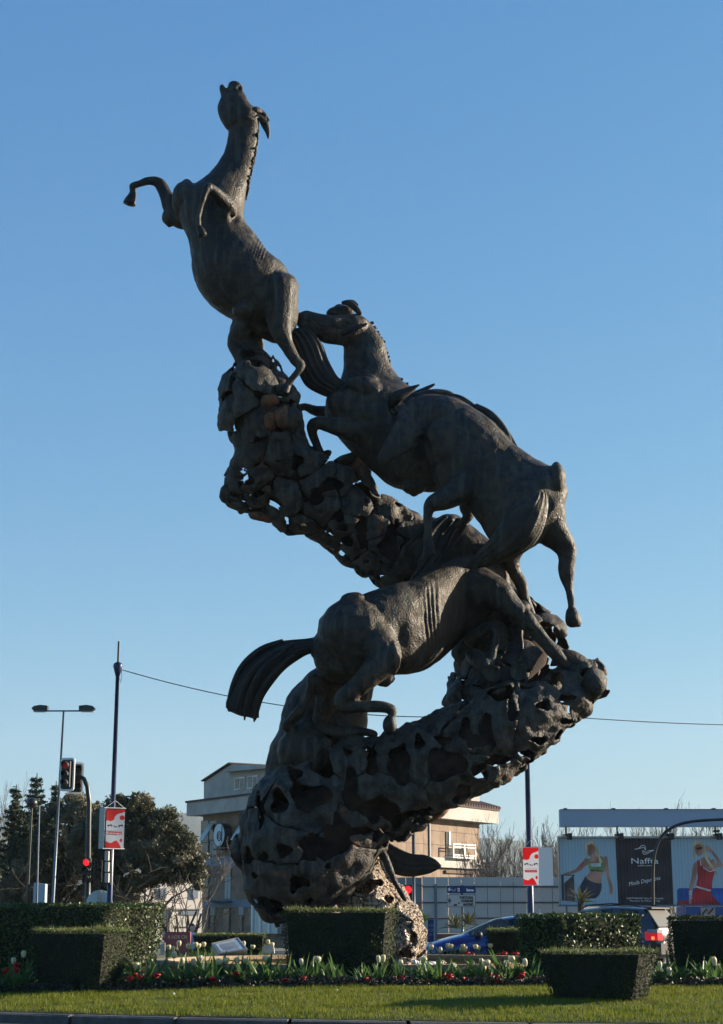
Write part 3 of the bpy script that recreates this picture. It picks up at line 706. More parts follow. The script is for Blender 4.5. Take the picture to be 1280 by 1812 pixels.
# ---- spiral of plates
def plate_tube(S, N, sub, spacing, dome, gap, holes, seed, m='plate', y0=SY, hole_rand=0, hr=(0.08, 0.2), rough=0.03, thick=0.035, ragged=0.5, drop=0.0, ragedge=1.0):
    rg = np.array(pair_rings(S, N, sub, y0))
    # rounded ends
    def caps(r0, r1):
        c0, c1 = r0.mean(0), r1.mean(0); d = c0 - c1; d /= np.linalg.norm(d); rad = np.linalg.norm(r0 - c0, axis=1).mean()
        return [c0 + (r0 - c0) * math.cos(a) + d * rad * .55 * math.sin(a) for a in (R(25), R(48), R(68), R(82))]
    rg = np.array(caps(rg[0], rg[1])[::-1] + list(rg) + caps(rg[-1], rg[-2]))
    n = len(rg); P = rg.reshape(-1, 3)
    i, k = np.meshgrid(np.arange(n - 1), np.arange(N), indexing='ij')
    a = i * N + k; b = i * N + (k + 1) % N
    T = np.concatenate([np.stack([a, b, b + N], -1).reshape(-1, 3), np.stack([a, b + N, a + N], -1).reshape(-1, 3)])
    fn = np.cross(P[T[:, 1]] - P[T[:, 0]], P[T[:, 2]] - P[T[:, 0]])
    nr = np.zeros_like(P)
    for q in range(3): np.add.at(nr, T[:, q], fn)
    nr /= np.linalg.norm(nr, axis=1)[:, None] + 1e-9
    cen = np.repeat(rg.mean(1), N, axis=0)
    flip = np.sign((nr * (P - cen)).sum(1).mean()); nr *= flip
    if flip < 0: T = T[:, ::-1]
    r_ = np.random.default_rng(seed)
    seeds = []
    order = r_.permutation(len(P))
    for q in order:
        p = P[q]
        if all(((p - s) ** 2).sum() > (spacing * (0.8)) ** 2 for s in seeds): seeds.append(p)
    seeds = np.array(seeds)
    warp = np.stack([fnoise(P, 1.9 / spacing * .5, 3.1 * q) for q in range(3)], 1) * spacing * 0.42
    Q = P + warp
    D = np.linalg.norm(Q[:, None] - seeds[None], axis=2)
    own = D.argmin(1); ragn = fnoise(P, 6.5, 21) * .035 + fnoise(P, 15, 3) * .015; Ds = np.sort(D, axis=1)[:, :2]
    lump = fnoise(P, 3.2, 9) * rough + fnoise(P, 9, 2) * rough * .35
    # hole field (positive = solid)
    dz = P[:, 2] - EYE
    zc = P[:, 1] * cp + dz * sp; yc = -P[:, 1] * sp + dz * cp
    px = 640 + F * P[:, 0] / zc; py = 906 - F * yc / zc
    hf = np.full(len(P), 9.0)
    facing = nr[:, 1] < 0.05
    pxm = 1 / SC(y0)
    for hx, hy, hrx, hry in holes:
        wob = 1 + 0.18 * np.sin(3 * np.arctan2(py - hy, px - hx) + hx)
        q = np.sqrt(((px - hx) / hrx) ** 2 + ((py - hy) / hry) ** 2) / wob - 1
        q = np.where(facing, q * min(hrx, hry) * pxm, 9.0); hf = np.minimum(hf, q)
    hp = P[r_.choice(len(P), hole_rand)] if hole_rand else []
    for c in hp:
        rr = r_.uniform(*hr); st = r_.normal(size=3); st /= np.linalg.norm(st)
        dd = P - c; al = (dd @ st)
        q = np.sqrt((dd ** 2).sum(1) - 0.55 * al ** 2) - rr * (1 + 0.25 * np.sin(al * 20 + rr * 50)); hf = np.minimum(hf, q)
    gapv = gap * (0.4 + 1.6 * np.clip(fnoise(P, 1.4, 4) + 0.4, 0, 1))
    cnt = 0
    for c in range(len(seeds)):
        if r_.uniform() < drop: continue
        other = np.where(own == c, Ds[:, 1], Ds[:, 0])
        fld = np.minimum((other - D[:, c]) - gapv + ragn * ragedge, hf)
        sel = (fld[T] > 0).any(1)
        if sel.sum() < 6: continue
        tilt = r_.normal(size=3) * 0.10 * ragged; lift = r_.uniform(-.5, .5) * dome * .6
        rel = D[:, c] / (spacing * .62)
        h_ = dome * (1 - np.clip(rel, 0, 1.4) ** 2) + lift + lump
        Pc = P + nr * (h_ + ((P - seeds[c]) @ tilt))[:, None]
        vs, fs, em, vm = [], [], {}, {}
        def V_(q):
            if q not in vm: vm[q] = len(vs); vs.append(Pc[q])
            return vm[q]
        def E_(p, q):
            key = (p, q) if p < q else (q, p)
            if key not in em:
                t = fld[key[0]] / (fld[key[0]] - fld[key[1]]); em[key] = len(vs); vs.append(Pc[key[0]] + (Pc[key[1]] - Pc[key[0]]) * t)
            return em[key]
        for t3 in T[sel].tolist():
            poly = []
            for q in range(3):
                u, w_ = t3[q], t3[(q + 1) % 3]
                if fld[u] > 0: poly.append(V_(u))
                if (fld[u] > 0) != (fld[w_] > 0): poly.append(E_(u, w_))
            if len(poly) >= 3: fs.append(poly)
        for cf in comps(fs, len(vs)):
            if len(cf) < 6: continue
            ids = sorted({q for p_ in cf for q in p_}); mp = {q: i_ for i_, q in enumerate(ids)}
            o = mk('bronze_plate', np.array([vs[q] for q in ids]), [[mp[q] for q in p_] for p_ in cf], m, sc, True)
            s_ = o.modifiers.new('thickness', 'SOLIDIFY'); s_.thickness = thick; s_.offset = -1
            cnt += 1
    return cnt
UP = [(420, 640, 478, 640, .3, .8), (404, 655, 492, 655, .3, .9), (392, 690, 514, 682, .3, .9), (390, 722, 526, 716, .35, .9), (397, 757, 532, 750, .45, .9), (416, 800, 545, 780, .6, .85), (404, 842, 572, 806, .8, .75),
      (404, 882, 612, 800, .95, .6), (440, 906, 646, 815, 1.05, .6), (506, 935, 662, 850, 1.15, .7), (565, 960, 680, 882, 1.25, .85), (620, 996, 708, 904, 1.4, .9), (678, 1034, 742, 914, 1.5, .8), (735, 1050, 800, 930, 1.6, .8),
      (790, 1080, 860, 965, 1.6, .8), (806, 1120, 905, 1010, 1.5, .75), (814, 1165, 945, 1062, 1.3, .7), (800, 1210, 985, 1100, 1.05, .6), (785, 1245, 1015, 1140, .8, .55)]
n1 = plate_tube(UP, 84, 12, 0.66, 0.085, 0.012, [(608, 932, 10, 6), (585, 936, 4, 3), (660, 1010, 7, 6), (652, 990, 5, 4), (585, 858, 20, 12), (690, 965, 16, 30), (505, 870, 3, 3), (560, 880, 12, 16), (640, 930, 10, 16)], 3, hole_rand=150, hr=(0.03, 0.13), rough=.07, ragged=1.7, drop=.05, ragedge=2.2)
LOW = [(1066, 1226, 1052, 1180, .2, .8), (1050, 1242, 1030, 1172, .1, .8), (1022, 1272, 985, 1188, -.1, .75), (990, 1306, 945, 1200, -.3, .75), (945, 1344, 895, 1208, -.45, .75), (905, 1370, 840, 1228, -.5, .75), (868, 1396, 790, 1253, -.5, .75), (829, 1414, 740, 1280, -.45, .75),
       (778, 1448, 690, 1298, -.4, .75), (728, 1473, 642, 1310, -.3, .75), (680, 1496, 594, 1325, -.2, .75), (632, 1572, 548, 1340, -.1, .72), (572, 1622, 508, 1356, 0, .7), (505, 1632, 474, 1380, 0, .65), (455, 1606, 446, 1420, 0, .6), (434, 1545, 430, 1475, 0, .6)]
LH = [(787, 1353, 36, 28), (708, 1360, 20, 28), (660, 1358, 10, 20), (742, 1313, 9, 13), (782, 1306, 14, 9), (823, 1290, 12, 22), (860, 1290, 13, 25), (843, 1313, 20, 12), (571, 1355, 19, 25), (524, 1373, 12, 13), (549, 1412, 36, 24), (622, 1405, 14, 40),
      (497, 1422, 15, 20), (538, 1430, 11, 9), (575, 1498, 44, 20), (672, 1428, 38, 18), (505, 1505, 14, 12), (985, 1205, 14, 14), (960, 1250, 14, 9), (1000, 1235, 12, 7), (935, 1335, 14, 7), (905, 1262, 9, 20), (880, 1345, 26, 8), (952, 1310, 14, 7), (618, 1335, 8, 8), (466, 1440, 5, 34), (470, 1515, 8, 6),
      (738, 1440, 30, 8), (640, 1470, 26, 8), (745, 1456, 14, 5), (1000, 1276, 12, 6), (530, 1560, 18, 10), (455, 1548, 9, 6), (690, 1480, 14, 5)]
n2 = plate_tube(LOW, 110, 14, 1.35, 0.09, 0.010, LH, 11, hole_rand=75, hr=(0.04, 0.2), rough=.11, ragged=.55, drop=.0, thick=.045)
BASE = [(588, 1500, 668, 1490, .2, .8), (582, 1530, 674, 1515, .2, .8), (588, 1562, 690, 1550, .2, .8), (600, 1600, 712, 1584, .2, .75), (618, 1640, 738, 1616, .2, .7), (640, 1672, 758, 1650, .2, .65), (655, 1712, 754, 1700, .2, .65)]
n3 = plate_tube(BASE, 64, 16, 0.55, 0.05, 0.006, [(652, 1530, 9, 12), (670, 1562, 10, 7), (688, 1592, 9, 8), (732, 1660, 5, 14), (640, 1568, 26, 16), (700, 1632, 6, 9), (716, 1686, 14, 9)], 5, m='wet', hole_rand=12, hr=(0.05, 0.1), rough=.07, ragged=.8)
# loose lumps jutting from the spiral's right end and underside
def liner(S, shrink, N=40):
    rg = [r_.mean(0) + (r_ - r_.mean(0)) * shrink for r_ in pair_rings(S, N, 6)]
    V, Fq = rings_to_mesh(rg); V = V + (fnoise(V, 2.2, 8)[:, None] * .14) * np.ones(3)
    return mk('dark_liner', V, Fq, 'hollow_liner', sc, True)
liner(UP, .60); liner(LOW[4:-1], .58)  # added dark tubes that stand in for the hollow's darkness and hide the sky
def chunk(px, py, rx, ry, d, rot=0.0, m='plate', seed=0):
    if (px, py) in ((478, 745), (498, 735), (640, 828), (460, 915), (815, 1408), (775, 1443), (478, 710), (965, 1102)): m = 'rust'
    rg = ball(px, py, rx, ry, d, None, rot); V, Fq = rings_to_mesh(rg, roundcap=False)
    V = V + (fnoise(V, 3.0, seed)[:, None] * 0.12 + fnoise(V, 7.0, seed)[:, None] * 0.04) * (V - V.mean(0)) / 0.25
    o = mk('bronze_plate', V, Fq, m, sc, True); return o
for q, (x, y, rx, ry, d, ro) in enumerate([(1048, 1207, 22, 32, -.15, .2), (1018, 1168, 34, 12, .0, -.45), (985, 1150, 26, 9, .2, -.6), (965, 1102, 16, 8, .9, -.3), (992, 1120, 14, 9, .7, -.5), (940, 1068, 12, 6, 1.1, -.8),
        (980, 1295, 15, 9, -.2, .6), (958, 1325, 12, 13, -.3, .5), (912, 1357, 26, 9, -.3, .25), (856, 1386, 20, 11, -.4, 0), (815, 1408, 22, 15, -.3, .5), (775, 1443, 24, 7, -.3, .6), (745, 1462, 16, 6, -.3, .6),
        (446, 1490, 16, 46, .3, -.1), (462, 1565, 18, 40, .2, .35), (468, 1608, 22, 12, .1, -.3), (470, 1420, 10, 40, .3, .1), (402, 872, 12, 16, .7, 0), (425, 895, 22, 10, .8, -.3), (460, 915, 22, 8, .9, -.2), (640, 1012, 18, 8, 1.4, -.6),
        (478, 745, 14, 16, -.3, 0), (498, 735, 14, 20, -.3, .1), (478, 710, 20, 14, -.35, .2), (500, 690, 16, 12, -.2, 0), (515, 745, 18, 22, -.1, .3), (616, 812, 26, 10, .9, .25), (640, 828, 16, 22, .9, 0)]):
    chunk(x, y, rx, ry, d, ro, seed=q * 3.7)
rd_ = random.Random(4)
for q in range(46):
    L_ = LOW if q % 2 else UP
    i_ = rd_.randrange(2, len(L_) - 3); t_ = rd_.random(); A_ = [a_ * (1 - t_) + b_ * t_ for a_, b_ in zip(L_[i_], L_[i_ + 1])]
    if L_ is LOW and i_ > 9: continue
    e_ = rd_.random() < .75; x_, y_ = (A_[0], A_[1]) if e_ else (A_[2], A_[3])
    if L_ is UP and i_ > 12 and not e_: continue
    ox_, oy_ = ((A_[2] - A_[0]), (A_[3] - A_[1])) if e_ else ((A_[0] - A_[2]), (A_[1] - A_[3])); on_ = 9 / math.hypot(ox_, oy_)
    chunk(x_ + ox_ * on_ + rd_.uniform(-3, 3), y_ + oy_ * on_ + rd_.uniform(-3, 3), rd_.uniform(9, 18), rd_.uniform(5, 9), A_[4] + rd_.uniform(-.12, .12), rd_.uniform(-1.2, 1.2), seed=q * 1.9)
# branching stub the tail-end of the base rests on
m_ = MB(); m_.tube([W(470, 1600, SY + .1), W(485, 1618, SY + .1), W(492, 1640, SY + .15)], [.10, .07, .05], 10); m_.build('prop', 'bronze_dark', sc, True)
# splashing water round the foot
fm = thing('water_splash', W(740, 1702, SY - .4), 'white water splashing over stones at the foot of the monument', 'water')
rgs = []
for q in range(26):
    x, y = random.uniform(700, 785), random.uniform(1700, 1712)
    V, Fq = rings_to_mesh(ball(x, y, random.uniform(3, 9), random.uniform(2, 5), random.uniform(-1.0, .4)), roundcap=False)
    rgs.append((V, Fq))
vs, fs, o_ = [], [], 0
for V, Fq in rgs: vs.append(V); fs += [[i + o_ for i in q] for q in Fq]; o_ += len(V)
mk('foam', np.concatenate(vs), fs, 'foam', fm, True)['kind'] = 'stuff'
st = MB()
for q in range(14):
    V, Fq = rings_to_mesh(ball(random.uniform(705, 782), random.uniform(1704, 1712), random.uniform(8, 12), random.uniform(4, 7), random.uniform(-.8, .0)), roundcap=False)
    o = mk('stone', V, Fq, 'wet', fm, True)
print('plates', n1, n2, n3)
# ================================================================ HEDGES
def hedge(label, top, zt, zb, taper=0.12, leaf='hedge_leaf', dens=1500, size=0.035, toptuft=True, seed=0):
    """clipped hedge: top outline (x,y) anticlockwise, narrowing towards the ground"""
    top = [Vector((x, y, 0)) for x, y in top]; c = sum(top, Vector()) / len(top)
    bot = [c + (p - c) * (1 - taper) for p in top]
    root = thing('hedge', (c.x, c.y, zb), label, 'hedge')
    k = 0.93
    vs = [(c + (p - c) * k) + Vector((0, 0, zb)) for p in bot] + [(c + (p - c) * k) + Vector((0, 0, zt - .03)) for p in top]
    vs = [c + (p - c) * (1 - taper) * k + Vector((0, 0, zb)) for p in top] + [c + (p - c) * k + Vector((0, 0, zt - .05)) for p in top]
    n = len(top)
    mk('branch_core', vs, [tuple(range(n))[::-1], tuple(range(n, 2 * n))] + [(i, (i + 1) % n, (i + 1) % n + n, i + n) for i in range(n)], 'hedge_core', root)
    PT, NM = [], []
    for i in range(n):
        a0, a1 = top[i], top[(i + 1) % n]
        L = (a1 - a0).length; H = zt - zb; cnt = int(L * H * dens)
        u, v = rng.uniform(size=cnt), rng.uniform(size=cnt)
        kk = 1 - taper * (1 - v)
        nrm = (a1 - a0).cross(Vector((0, 0, 1))).normalized()
        base = np.array(a0)[None] * (1 - u[:, None]) + np.array(a1)[None] * u[:, None]
        P = np.array(c)[None] + (base - np.array(c)[None]) * kk[:, None]
        P[:, 2] = zb + v * H
        off = 0.075 * fnoise(P, 1.7, seed) + 0.03 * fnoise(P, 5.0, seed) + rng.normal(0, 0.02, cnt) - 0.05 * np.exp(-np.minimum(u, 1 - u) * L / .06) + (rng.uniform(size=cnt) < .03) * .03
        ragged = (v < .12) * rng.uniform(-.10, .02, cnt)
        P += np.array(nrm)[None] * (off + ragged)[:, None]
        PT.append(P); NM.append(np.repeat(np.array(nrm)[None], cnt, 0))
    v_, f_ = leafcloud(np.concatenate(PT), size, np.concatenate(NM), 0.55, spread=0.95)
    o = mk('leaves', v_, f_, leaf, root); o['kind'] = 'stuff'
    # top: fresh upright shoots
    bb = np.array([p[:2] for p in top]); lo, hi = bb.min(0), bb.max(0)
    cnt = int((hi - lo).prod() * dens * 1.5)
    q = rng.uniform(lo, hi, (cnt, 2))
    def inside(q, poly):
        r_ = np.zeros(len(q), bool); j = len(poly) - 1
        for i in range(len(poly)):
            xi, yi = poly[i]; xj, yj = poly[j]
            r_ ^= ((yi > q[:, 1]) != (yj > q[:, 1])) & (q[:, 0] < (xj - xi) * (q[:, 1] - yi) / (yj - yi + 1e-12) + xi); j = i
        return r_
    q = q[inside(q, bb)]
    P = np.concatenate([q, np.full((len(q), 1), zt)], 1); P[:, 2] += 0.035 * fnoise(P, 1.6, 5) + 0.02 * fnoise(P, 5.0) + rng.normal(0, .014, len(q))
    up = np.repeat(np.array([[0, 0, 1.]]), len(P), 0)
    v_, f_ = leafcloud(P, size, up, 0.5, spread=1.0)
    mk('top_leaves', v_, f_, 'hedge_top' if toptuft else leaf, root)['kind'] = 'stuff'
    if toptuft:
        s_ = P[rng.uniform(size=len(P)) < 0.16]; hh = rng.uniform(.02, .075, len(s_)) * (1 + fnoise(s_, 2.5))
        an = rng.uniform(0, 6.28, len(s_)); w_ = .006
        v3 = np.stack([s_ + np.stack([np.cos(an) * w_, np.sin(an) * w_, 0 * an], 1), s_ - np.stack([np.cos(an) * w_, np.sin(an) * w_, 0 * an], 1),
                       s_ + np.stack([rng.normal(0, .015, len(s_)), rng.normal(0, .015, len(s_)), hh], 1)], 1).reshape(-1, 3)
        mk('shoots', v3, np.arange(len(v3)).reshape(-1, 3), 'hedge_top', root)['kind'] = 'stuff'
    return root
def Xp(px, Y, py=1650): return W(px, py, Y).x
Z = lambda py, Y: W(640, py, Y).z
# front left: dark front face 52..187, sunlit face 187..230
hedge('low clipped box hedge at the front left corner of the flower bed', [(Xp(53, 27.6), 27.6), (Xp(188, 26.9), 26.9), (Xp(236, 27.9), 27.9), (Xp(110, 28.6), 28.6)], Z(1647, 27.1), isl_z(-4.8, 27.4) - .02, .17)
hedge('large clipped hedge at the left edge, tallest behind the front left one', [(Xp(-60, 30.4), 30.4), (Xp(188, 29.6), 29.6), (Xp(293, 31.0), 31.0), (Xp(30, 32.2), 32.2)], Z(1601, 29.8), .34, .10, leaf='laurel_leaf', size=.05, dens=1100, toptuft=False)
hedge('square clipped hedge in the middle, in front of the monument foot', [(Xp(500, 28.45), 28.45), (Xp(688, 28.4), 28.4), (Xp(706, 29.2), 29.2), (Xp(516, 29.3), 29.3)], Z(1610, 28.5), .36, .09)
hedge('low clipped hedge nearest the kerb at the front right', [(Xp(950, 24.75), 24.75), (Xp(1135, 24.2), 24.2), (Xp(1168, 24.9), 24.9), (Xp(985, 25.5), 25.5)], Z(1683, 24.4), isl_z(3.4, 24.4) - .02, .24)
hedge('laurel hedge with glossy sunlit leaves behind the front right hedge', [(Xp(911, 29.7), 29.7), (Xp(992, 28.9), 28.9), (Xp(1140, 29.9), 29.9), (Xp(1050, 30.9), 30.9)], Z(1620, 29.0), .36, .08, leaf='laurel_leaf', size=.06, dens=900, toptuft=False)
hedge('dark clipped hedge at the right edge of the picture', [(Xp(1181, 28.6), 28.6), (Xp(1400, 28.2), 28.2), (Xp(1410, 29.4), 29.4), (Xp(1192, 29.7), 29.7)], Z(1624, 28.6), .34, .06, toptuft=False)
hedge('small hedge behind the pool rim in front of the blue car', [(Xp(858, 39.8), 39.8), (Xp(1000, 39.5), 39.5), (Xp(1010, 40.3), 40.3), (Xp(868, 40.5), 40.5)], Z(1645, 39.7), .2, .06, dens=900, size=.05)
hedge('small hedge across the road below the office building', [(Xp(345, 52.6), 52.6), (Xp(470, 52.4), 52.4), (Xp(472, 53.6), 53.6), (Xp(347, 53.8), 53.8)], Z(1654, 52.5), .12, .04, dens=500, size=.07)

# ================================================================ FLOWERS
def leaf_mesh(L, wd, bend, tw, base=0.0):
    vs, fs = [], []; n = 5
    for i in range(n + 1):
        t = i / n; w_ = wd * math.sin(math.pi * (0.12 + 0.88 * t)) ** 0.7 if t < 1 else 0.001
        x = bend * t * t * L; z = L * t * (1 - .25 * abs(bend) * t)
        y = tw * t * t * L * .3
        fo = 0.35 * w_
        vs += [(x - fo * .3, y - w_, z + 0), (x + fo, y, z - fo * .3), (x - fo * .3, y + w_, z)]
    for i in range(n):
        for k in range(2): fs.append((i * 3 + k, i * 3 + k + 1, i * 3 + 4 + k, i * 3 + 3 + k))
    me = bpy.data.meshes.new('leaf'); me.from_pydata(vs, [], fs); me.materials.append(M['tulip_leaf'])
    me.polygons.foreach_set('use_smooth', [True] * len(me.polygons)); return me
LEAVES = [leaf_mesh(.30, .020, .25, .5), leaf_mesh(.36, .017, .12, -.6), leaf_mesh(.26, .024, .55, .3), leaf_mesh(.33, .019, .4, -.2), leaf_mesh(.22, .022, .75, .5)]
def bloom_mesh(r, h, open_=0.0, m='tulip_petal'):
    m_ = MB()
    for layer, (rr, a0) in enumerate(((r, 0), (r * .93, math.pi / 3))):
        for k in range(3):
            a = a0 + k * 2 * math.pi / 3; vs = []; n = 6
            for i in range(n + 1):
                t = i / n; prof = rr * (math.sin(math.pi * min(1, .16 + .62 * t)) ** .8) * (1 + open_ * t) * (1 if t < .8 else 1 - (t - .8) * 1.1)
                wdt = [0.35, .85, 1.05, 1.08, 1.0, .75, .12][i]
                for s in (-1, -.5, 0, .5, 1):
                    an = a + s * wdt
                    vs.append((prof * math.cos(an), prof * math.sin(an), h * t - (abs(s) ** 2) * h * .05 * (t > .5)))
            m_.add(vs, [(i * 5 + q, i * 5 + q + 1, i * 5 + 6 + q, i * 5 + 5 + q) for i in range(n) for q in range(4)])
    me = bpy.data.meshes.new('bloom'); me.from_pydata(m_.v, [], m_.f); me.materials.append(M[m])
    me.polygons.foreach_set('use_smooth', [True] * len(me.polygons)); return me
BLOOMS = [bloom_mesh(.047, .12), bloom_mesh(.052, .105, .12), bloom_mesh(.040, .125), bloom_mesh(.056, .10, .2)]
def plant(name, label, cat, group, base, top=None, nleaf=5, bloom=None, s=1.0, lh=1.0):
    root = thing(name, base, label, cat, group)
    if top is not None:
        b = Vector(base); t = Vector(top); mid = (b + t) / 2 + Vector((random.uniform(-.03, .03), 0, 0))
        MB().tube([b, mid, t + Vector((0, 0, .005))], [.008, .007, .006], 5).build('stem', 'tulip_leaf', root, True)
        o = bpy.data.objects.new('bloom', bloom); C.objects.link(o); o.parent = root; o.location = t - b
        o.rotation_euler = (random.uniform(-.15, .15), random.uniform(-.15, .15), random.uniform(0, 6)); o.scale = [s * random.uniform(.9, 1.12)] * 3
    for k in range(nleaf):
        o = bpy.data.objects.new('leaf', random.choice(LEAVES)); C.objects.link(o); o.parent = root
        o.rotation_euler = (random.uniform(-.2, .2), random.uniform(-.05, .3), random.uniform(0, 6.28)); q = s * lh * random.uniform(.9, 1.45)
        o.scale = (q, q * random.uniform(.9, 1.3), q); o.location = (random.uniform(-.03, .03), random.uniform(-.03, .03), -.02)
    return root
ORD = ['first', 'second', 'third', 'fourth', 'fifth', 'sixth', 'seventh', 'eighth', 'ninth', 'tenth', 'eleventh', 'twelfth', 'thirteenth', 'fourteenth', 'fifteenth', 'sixteenth', 'seventeenth', 'eighteenth', 'nineteenth', 'twentieth']
ORD += ['twenty-' + q for q in ORD[:9]] + ['thirtieth'] + ['thirty-' + q for q in ORD[:9]] + ['fortieth']
rows = {
 'at the far left edge of the front bed': (27.7, [(42, 1688), (24, 1700)]),
 'in front of the left pool rim': (27.7, [(240, 1708), (308, 1690), (323, 1703), (343, 1702), (354, 1697), (388, 1701), (400, 1699), (420, 1700), (433, 1699), (470, 1696)]),
 'in front of the middle hedge': (27.6, [(534, 1702), (561, 1697), (670, 1697), (678, 1696)]),
 'in the front bed right of the monument foot': (27.7, [(708, 1706), (750, 1698), (801, 1709), (853, 1703), (862, 1703), (856, 1713), (899, 1704), (905, 1697), (930, 1704)]),
 'in the front bed right of the front right hedge': (27.5, [(1168, 1708), (1185, 1720), (1265, 1702), (1271, 1711)]),
 'behind the left pool rim': (39.3, [(299, 1674), (307, 1677), (317, 1668), (334, 1673), (346, 1669), (351, 1672), (361, 1669), (432, 1669), (447, 1673), (474, 1665), (481, 1669), (479, 1676)]),
 'behind the right pool rim by the blue car': (39.3, [(763, 1674), (780, 1680), (793, 1673), (798, 1672), (820, 1672), (818, 1679), (824, 1678), (842, 1673), (847, 1675), (868, 1671)]),
}
for where, (Y, L) in rows.items():
    for i, (x, y) in enumerate(sorted(L)):
        yy = Y + random.uniform(-.25, .35)
        p = W(x, y + 6, yy); gz = isl_z(p.x, yy)
        if 'behind' in where: gz = max(gz, p.z - .42)
        b = (p.x + random.uniform(-.03, .03), yy, gz)
        plant('tulip', f'{ORD[i]} cream tulip from the left {where}', 'tulip', 'cream tulips in the flower beds', b, p, 4 if 'behind' not in where else 3, random.choice(BLOOMS), 1.0 if Y < 30 else 1.05, .95)
# leafy tulip plants without an open bloom
segs = [('at the far left edge', -10, 50, 9), ('between the left hedges and the middle hedge', 215, 505, 34), ('in front of the middle hedge', 505, 700, 20), ('right of the monument foot', 700, 955, 32), ('right of the front right hedge', 1160, 1290, 22)]
for where, x0, x1, n in segs:
    for i in range(n):
        x = x0 + (x1 - x0) * (i + random.uniform(.1, .9)) / n; yy = random.uniform(27.35, 28.1); p = W(x, 1750, yy)
        plant('tulip_plant', f'{ORD[i]} bloomless tulip plant from the left {where}', 'plant', f'leafy tulip plants {where}', (p.x, yy, isl_z(p.x, yy)), None, 8, None, 1.0, random.uniform(.8, 1.3))
for where, x0, x1, n in (('behind the left pool rim', 290, 490, 18), ('behind the right pool rim', 758, 960, 22)):
    for i in range(n):
        x = x0 + (x1 - x0) * (i + random.uniform(.1, .9)) / n; p = W(x, 1700, 39.3 + random.uniform(-.2, .3))
        plant('tulip_plant', f'{ORD[i]} bloomless tulip plant from the left {where}', 'plant', f'leafy tulip plants {where}', (p.x, p.y, .45), None, 5, None, 1.0, random.uniform(.7, 1.1))
# low bedding plants: dark foliage as ground cover, each red flower head its own plant
P, Nn = [], []
n = 26000
x = rng.uniform(-8, 8, n); y = rng.uniform(27.0, 27.95, n) - .02 * x
hmax = 0.14 + 0.07 * fnoise(np.stack([x, y, 0 * x], 1), 2.2)
z = np.array([isl_z(a, b) for a, b in zip(x.tolist(), y.tolist())]) + hmax * rng.uniform(.15, 1, n) * np.clip((y + .02 * x - 26.95) * 6, .3, 1)
v_, f_ = leafcloud(np.stack([x, y, z], 1), .055, None, .75)
tag(mk('bedding_foliage', v_, f_, 'pansy_leaf'), 'low dark bedding foliage along the front of the flower bed', 'foliage', kind='stuff')
x = rng.uniform(-5.2, 4.6, 5000); y = rng.uniform(38.8, 39.4, 5000); z = .40 + rng.uniform(0, .16, 5000)
v_, f_ = leafcloud(np.stack([x, y, z], 1), .06, None, .6)
tag(mk('bedding_foliage', v_, f_, 'tulip_leaf'), 'low green bedding foliage behind the far pool rim', 'foliage', kind='stuff')
reds = [(8, 1719), (30, 1708), (26, 1716), (232, 1731), (243, 1728), (276, 1726), (324, 1733), (415, 1725), (502, 1736), (512, 1740), (520, 1741), (536, 1736), (612, 1737), (650, 1735), (700, 1738), (713, 1737), (791, 1728), (824, 1736), (845, 1734), (870, 1728), (885, 1733), (920, 1729), (948, 1736), (1177, 1744), (1230, 1747), (1275, 1746), (588, 1742), (380, 1738), (756, 1740), (1205, 1745)]
zones = [(0, 60, 'at the far left edge of the front bed'), (60, 480, 'in front of the left pool rim'), (480, 700, 'in front of the middle hedge'), (700, 960, 'in the front bed right of the monument foot'), (960, 1300, 'in the front bed at the far right')]
RB = [bloom_mesh(.036, .045, .6, 'red_petal'), bloom_mesh(.030, .05, .4, 'red_petal')]
for a, b_, where in zones:
    for i, (x, y) in enumerate(sorted(q for q in reds if a <= q[0] < b_)):
        yy = random.uniform(27.15, 27.35); p = W(x, y, yy); gz = isl_z(p.x, yy)
        root = thing('red_flower', (p.x, yy, gz), f'{ORD[i]} low red flower from the left {where}', 'flower', 'low red flowers in the beds')
        MB().tube([(p.x, yy, gz), p], .006, 5).build('stem', 'tulip_leaf', root)
        for k in range(random.randint(2, 4)):
            o = bpy.data.objects.new('bloom', random.choice(RB)); C.objects.link(o); o.parent = root
            o.location = (p - Vector((p.x, yy, gz))) + Vector((random.uniform(-.05, .05), random.uniform(-.05, .02), random.uniform(-.05, .03)))
            o.rotation_euler = (random.uniform(-.2, .9), random.uniform(-.5, .5), random.uniform(0, 6)); o.scale = [random.uniform(.8, 1.2)] * 3
for i, (x, y) in enumerate([(833, 1689), (886, 1690), (916, 1690)]):
    p = W(x, y, 39.0); root = thing('red_flower', (p.x, 39.0, .42), f'{ORD[i]} low red flower from the left behind the right pool rim', 'flower', 'low red flowers in the beds')
    for k in range(3):
        o = bpy.data.objects.new('bloom', random.choice(RB)); C.objects.link(o); o.parent = root
        o.location = (random.uniform(-.1, .1), random.uniform(-.05, .0), p.z - .42 + random.uniform(-.04, .04)); o.rotation_euler = (random.uniform(0, .9), 0, 0); o.scale = [1.3] * 3
for i, (x, y) in enumerate([(279, 1749.5), (307, 1774), (596, 1790)]):
    p = W(x, y + 2, 26.2); m_ = MB(); m_.lathe((p.x, 26.2, isl_z(p.x, 26.2) + .03), [(.004, -.03), (.022, 0), (.018, .01), (.004, .012)], 8)
    if i: tag(m_.build('daisy', 'white'), ('left' if i == 1 else 'right') + 'most tiny white daisy on the lawn', 'flower')

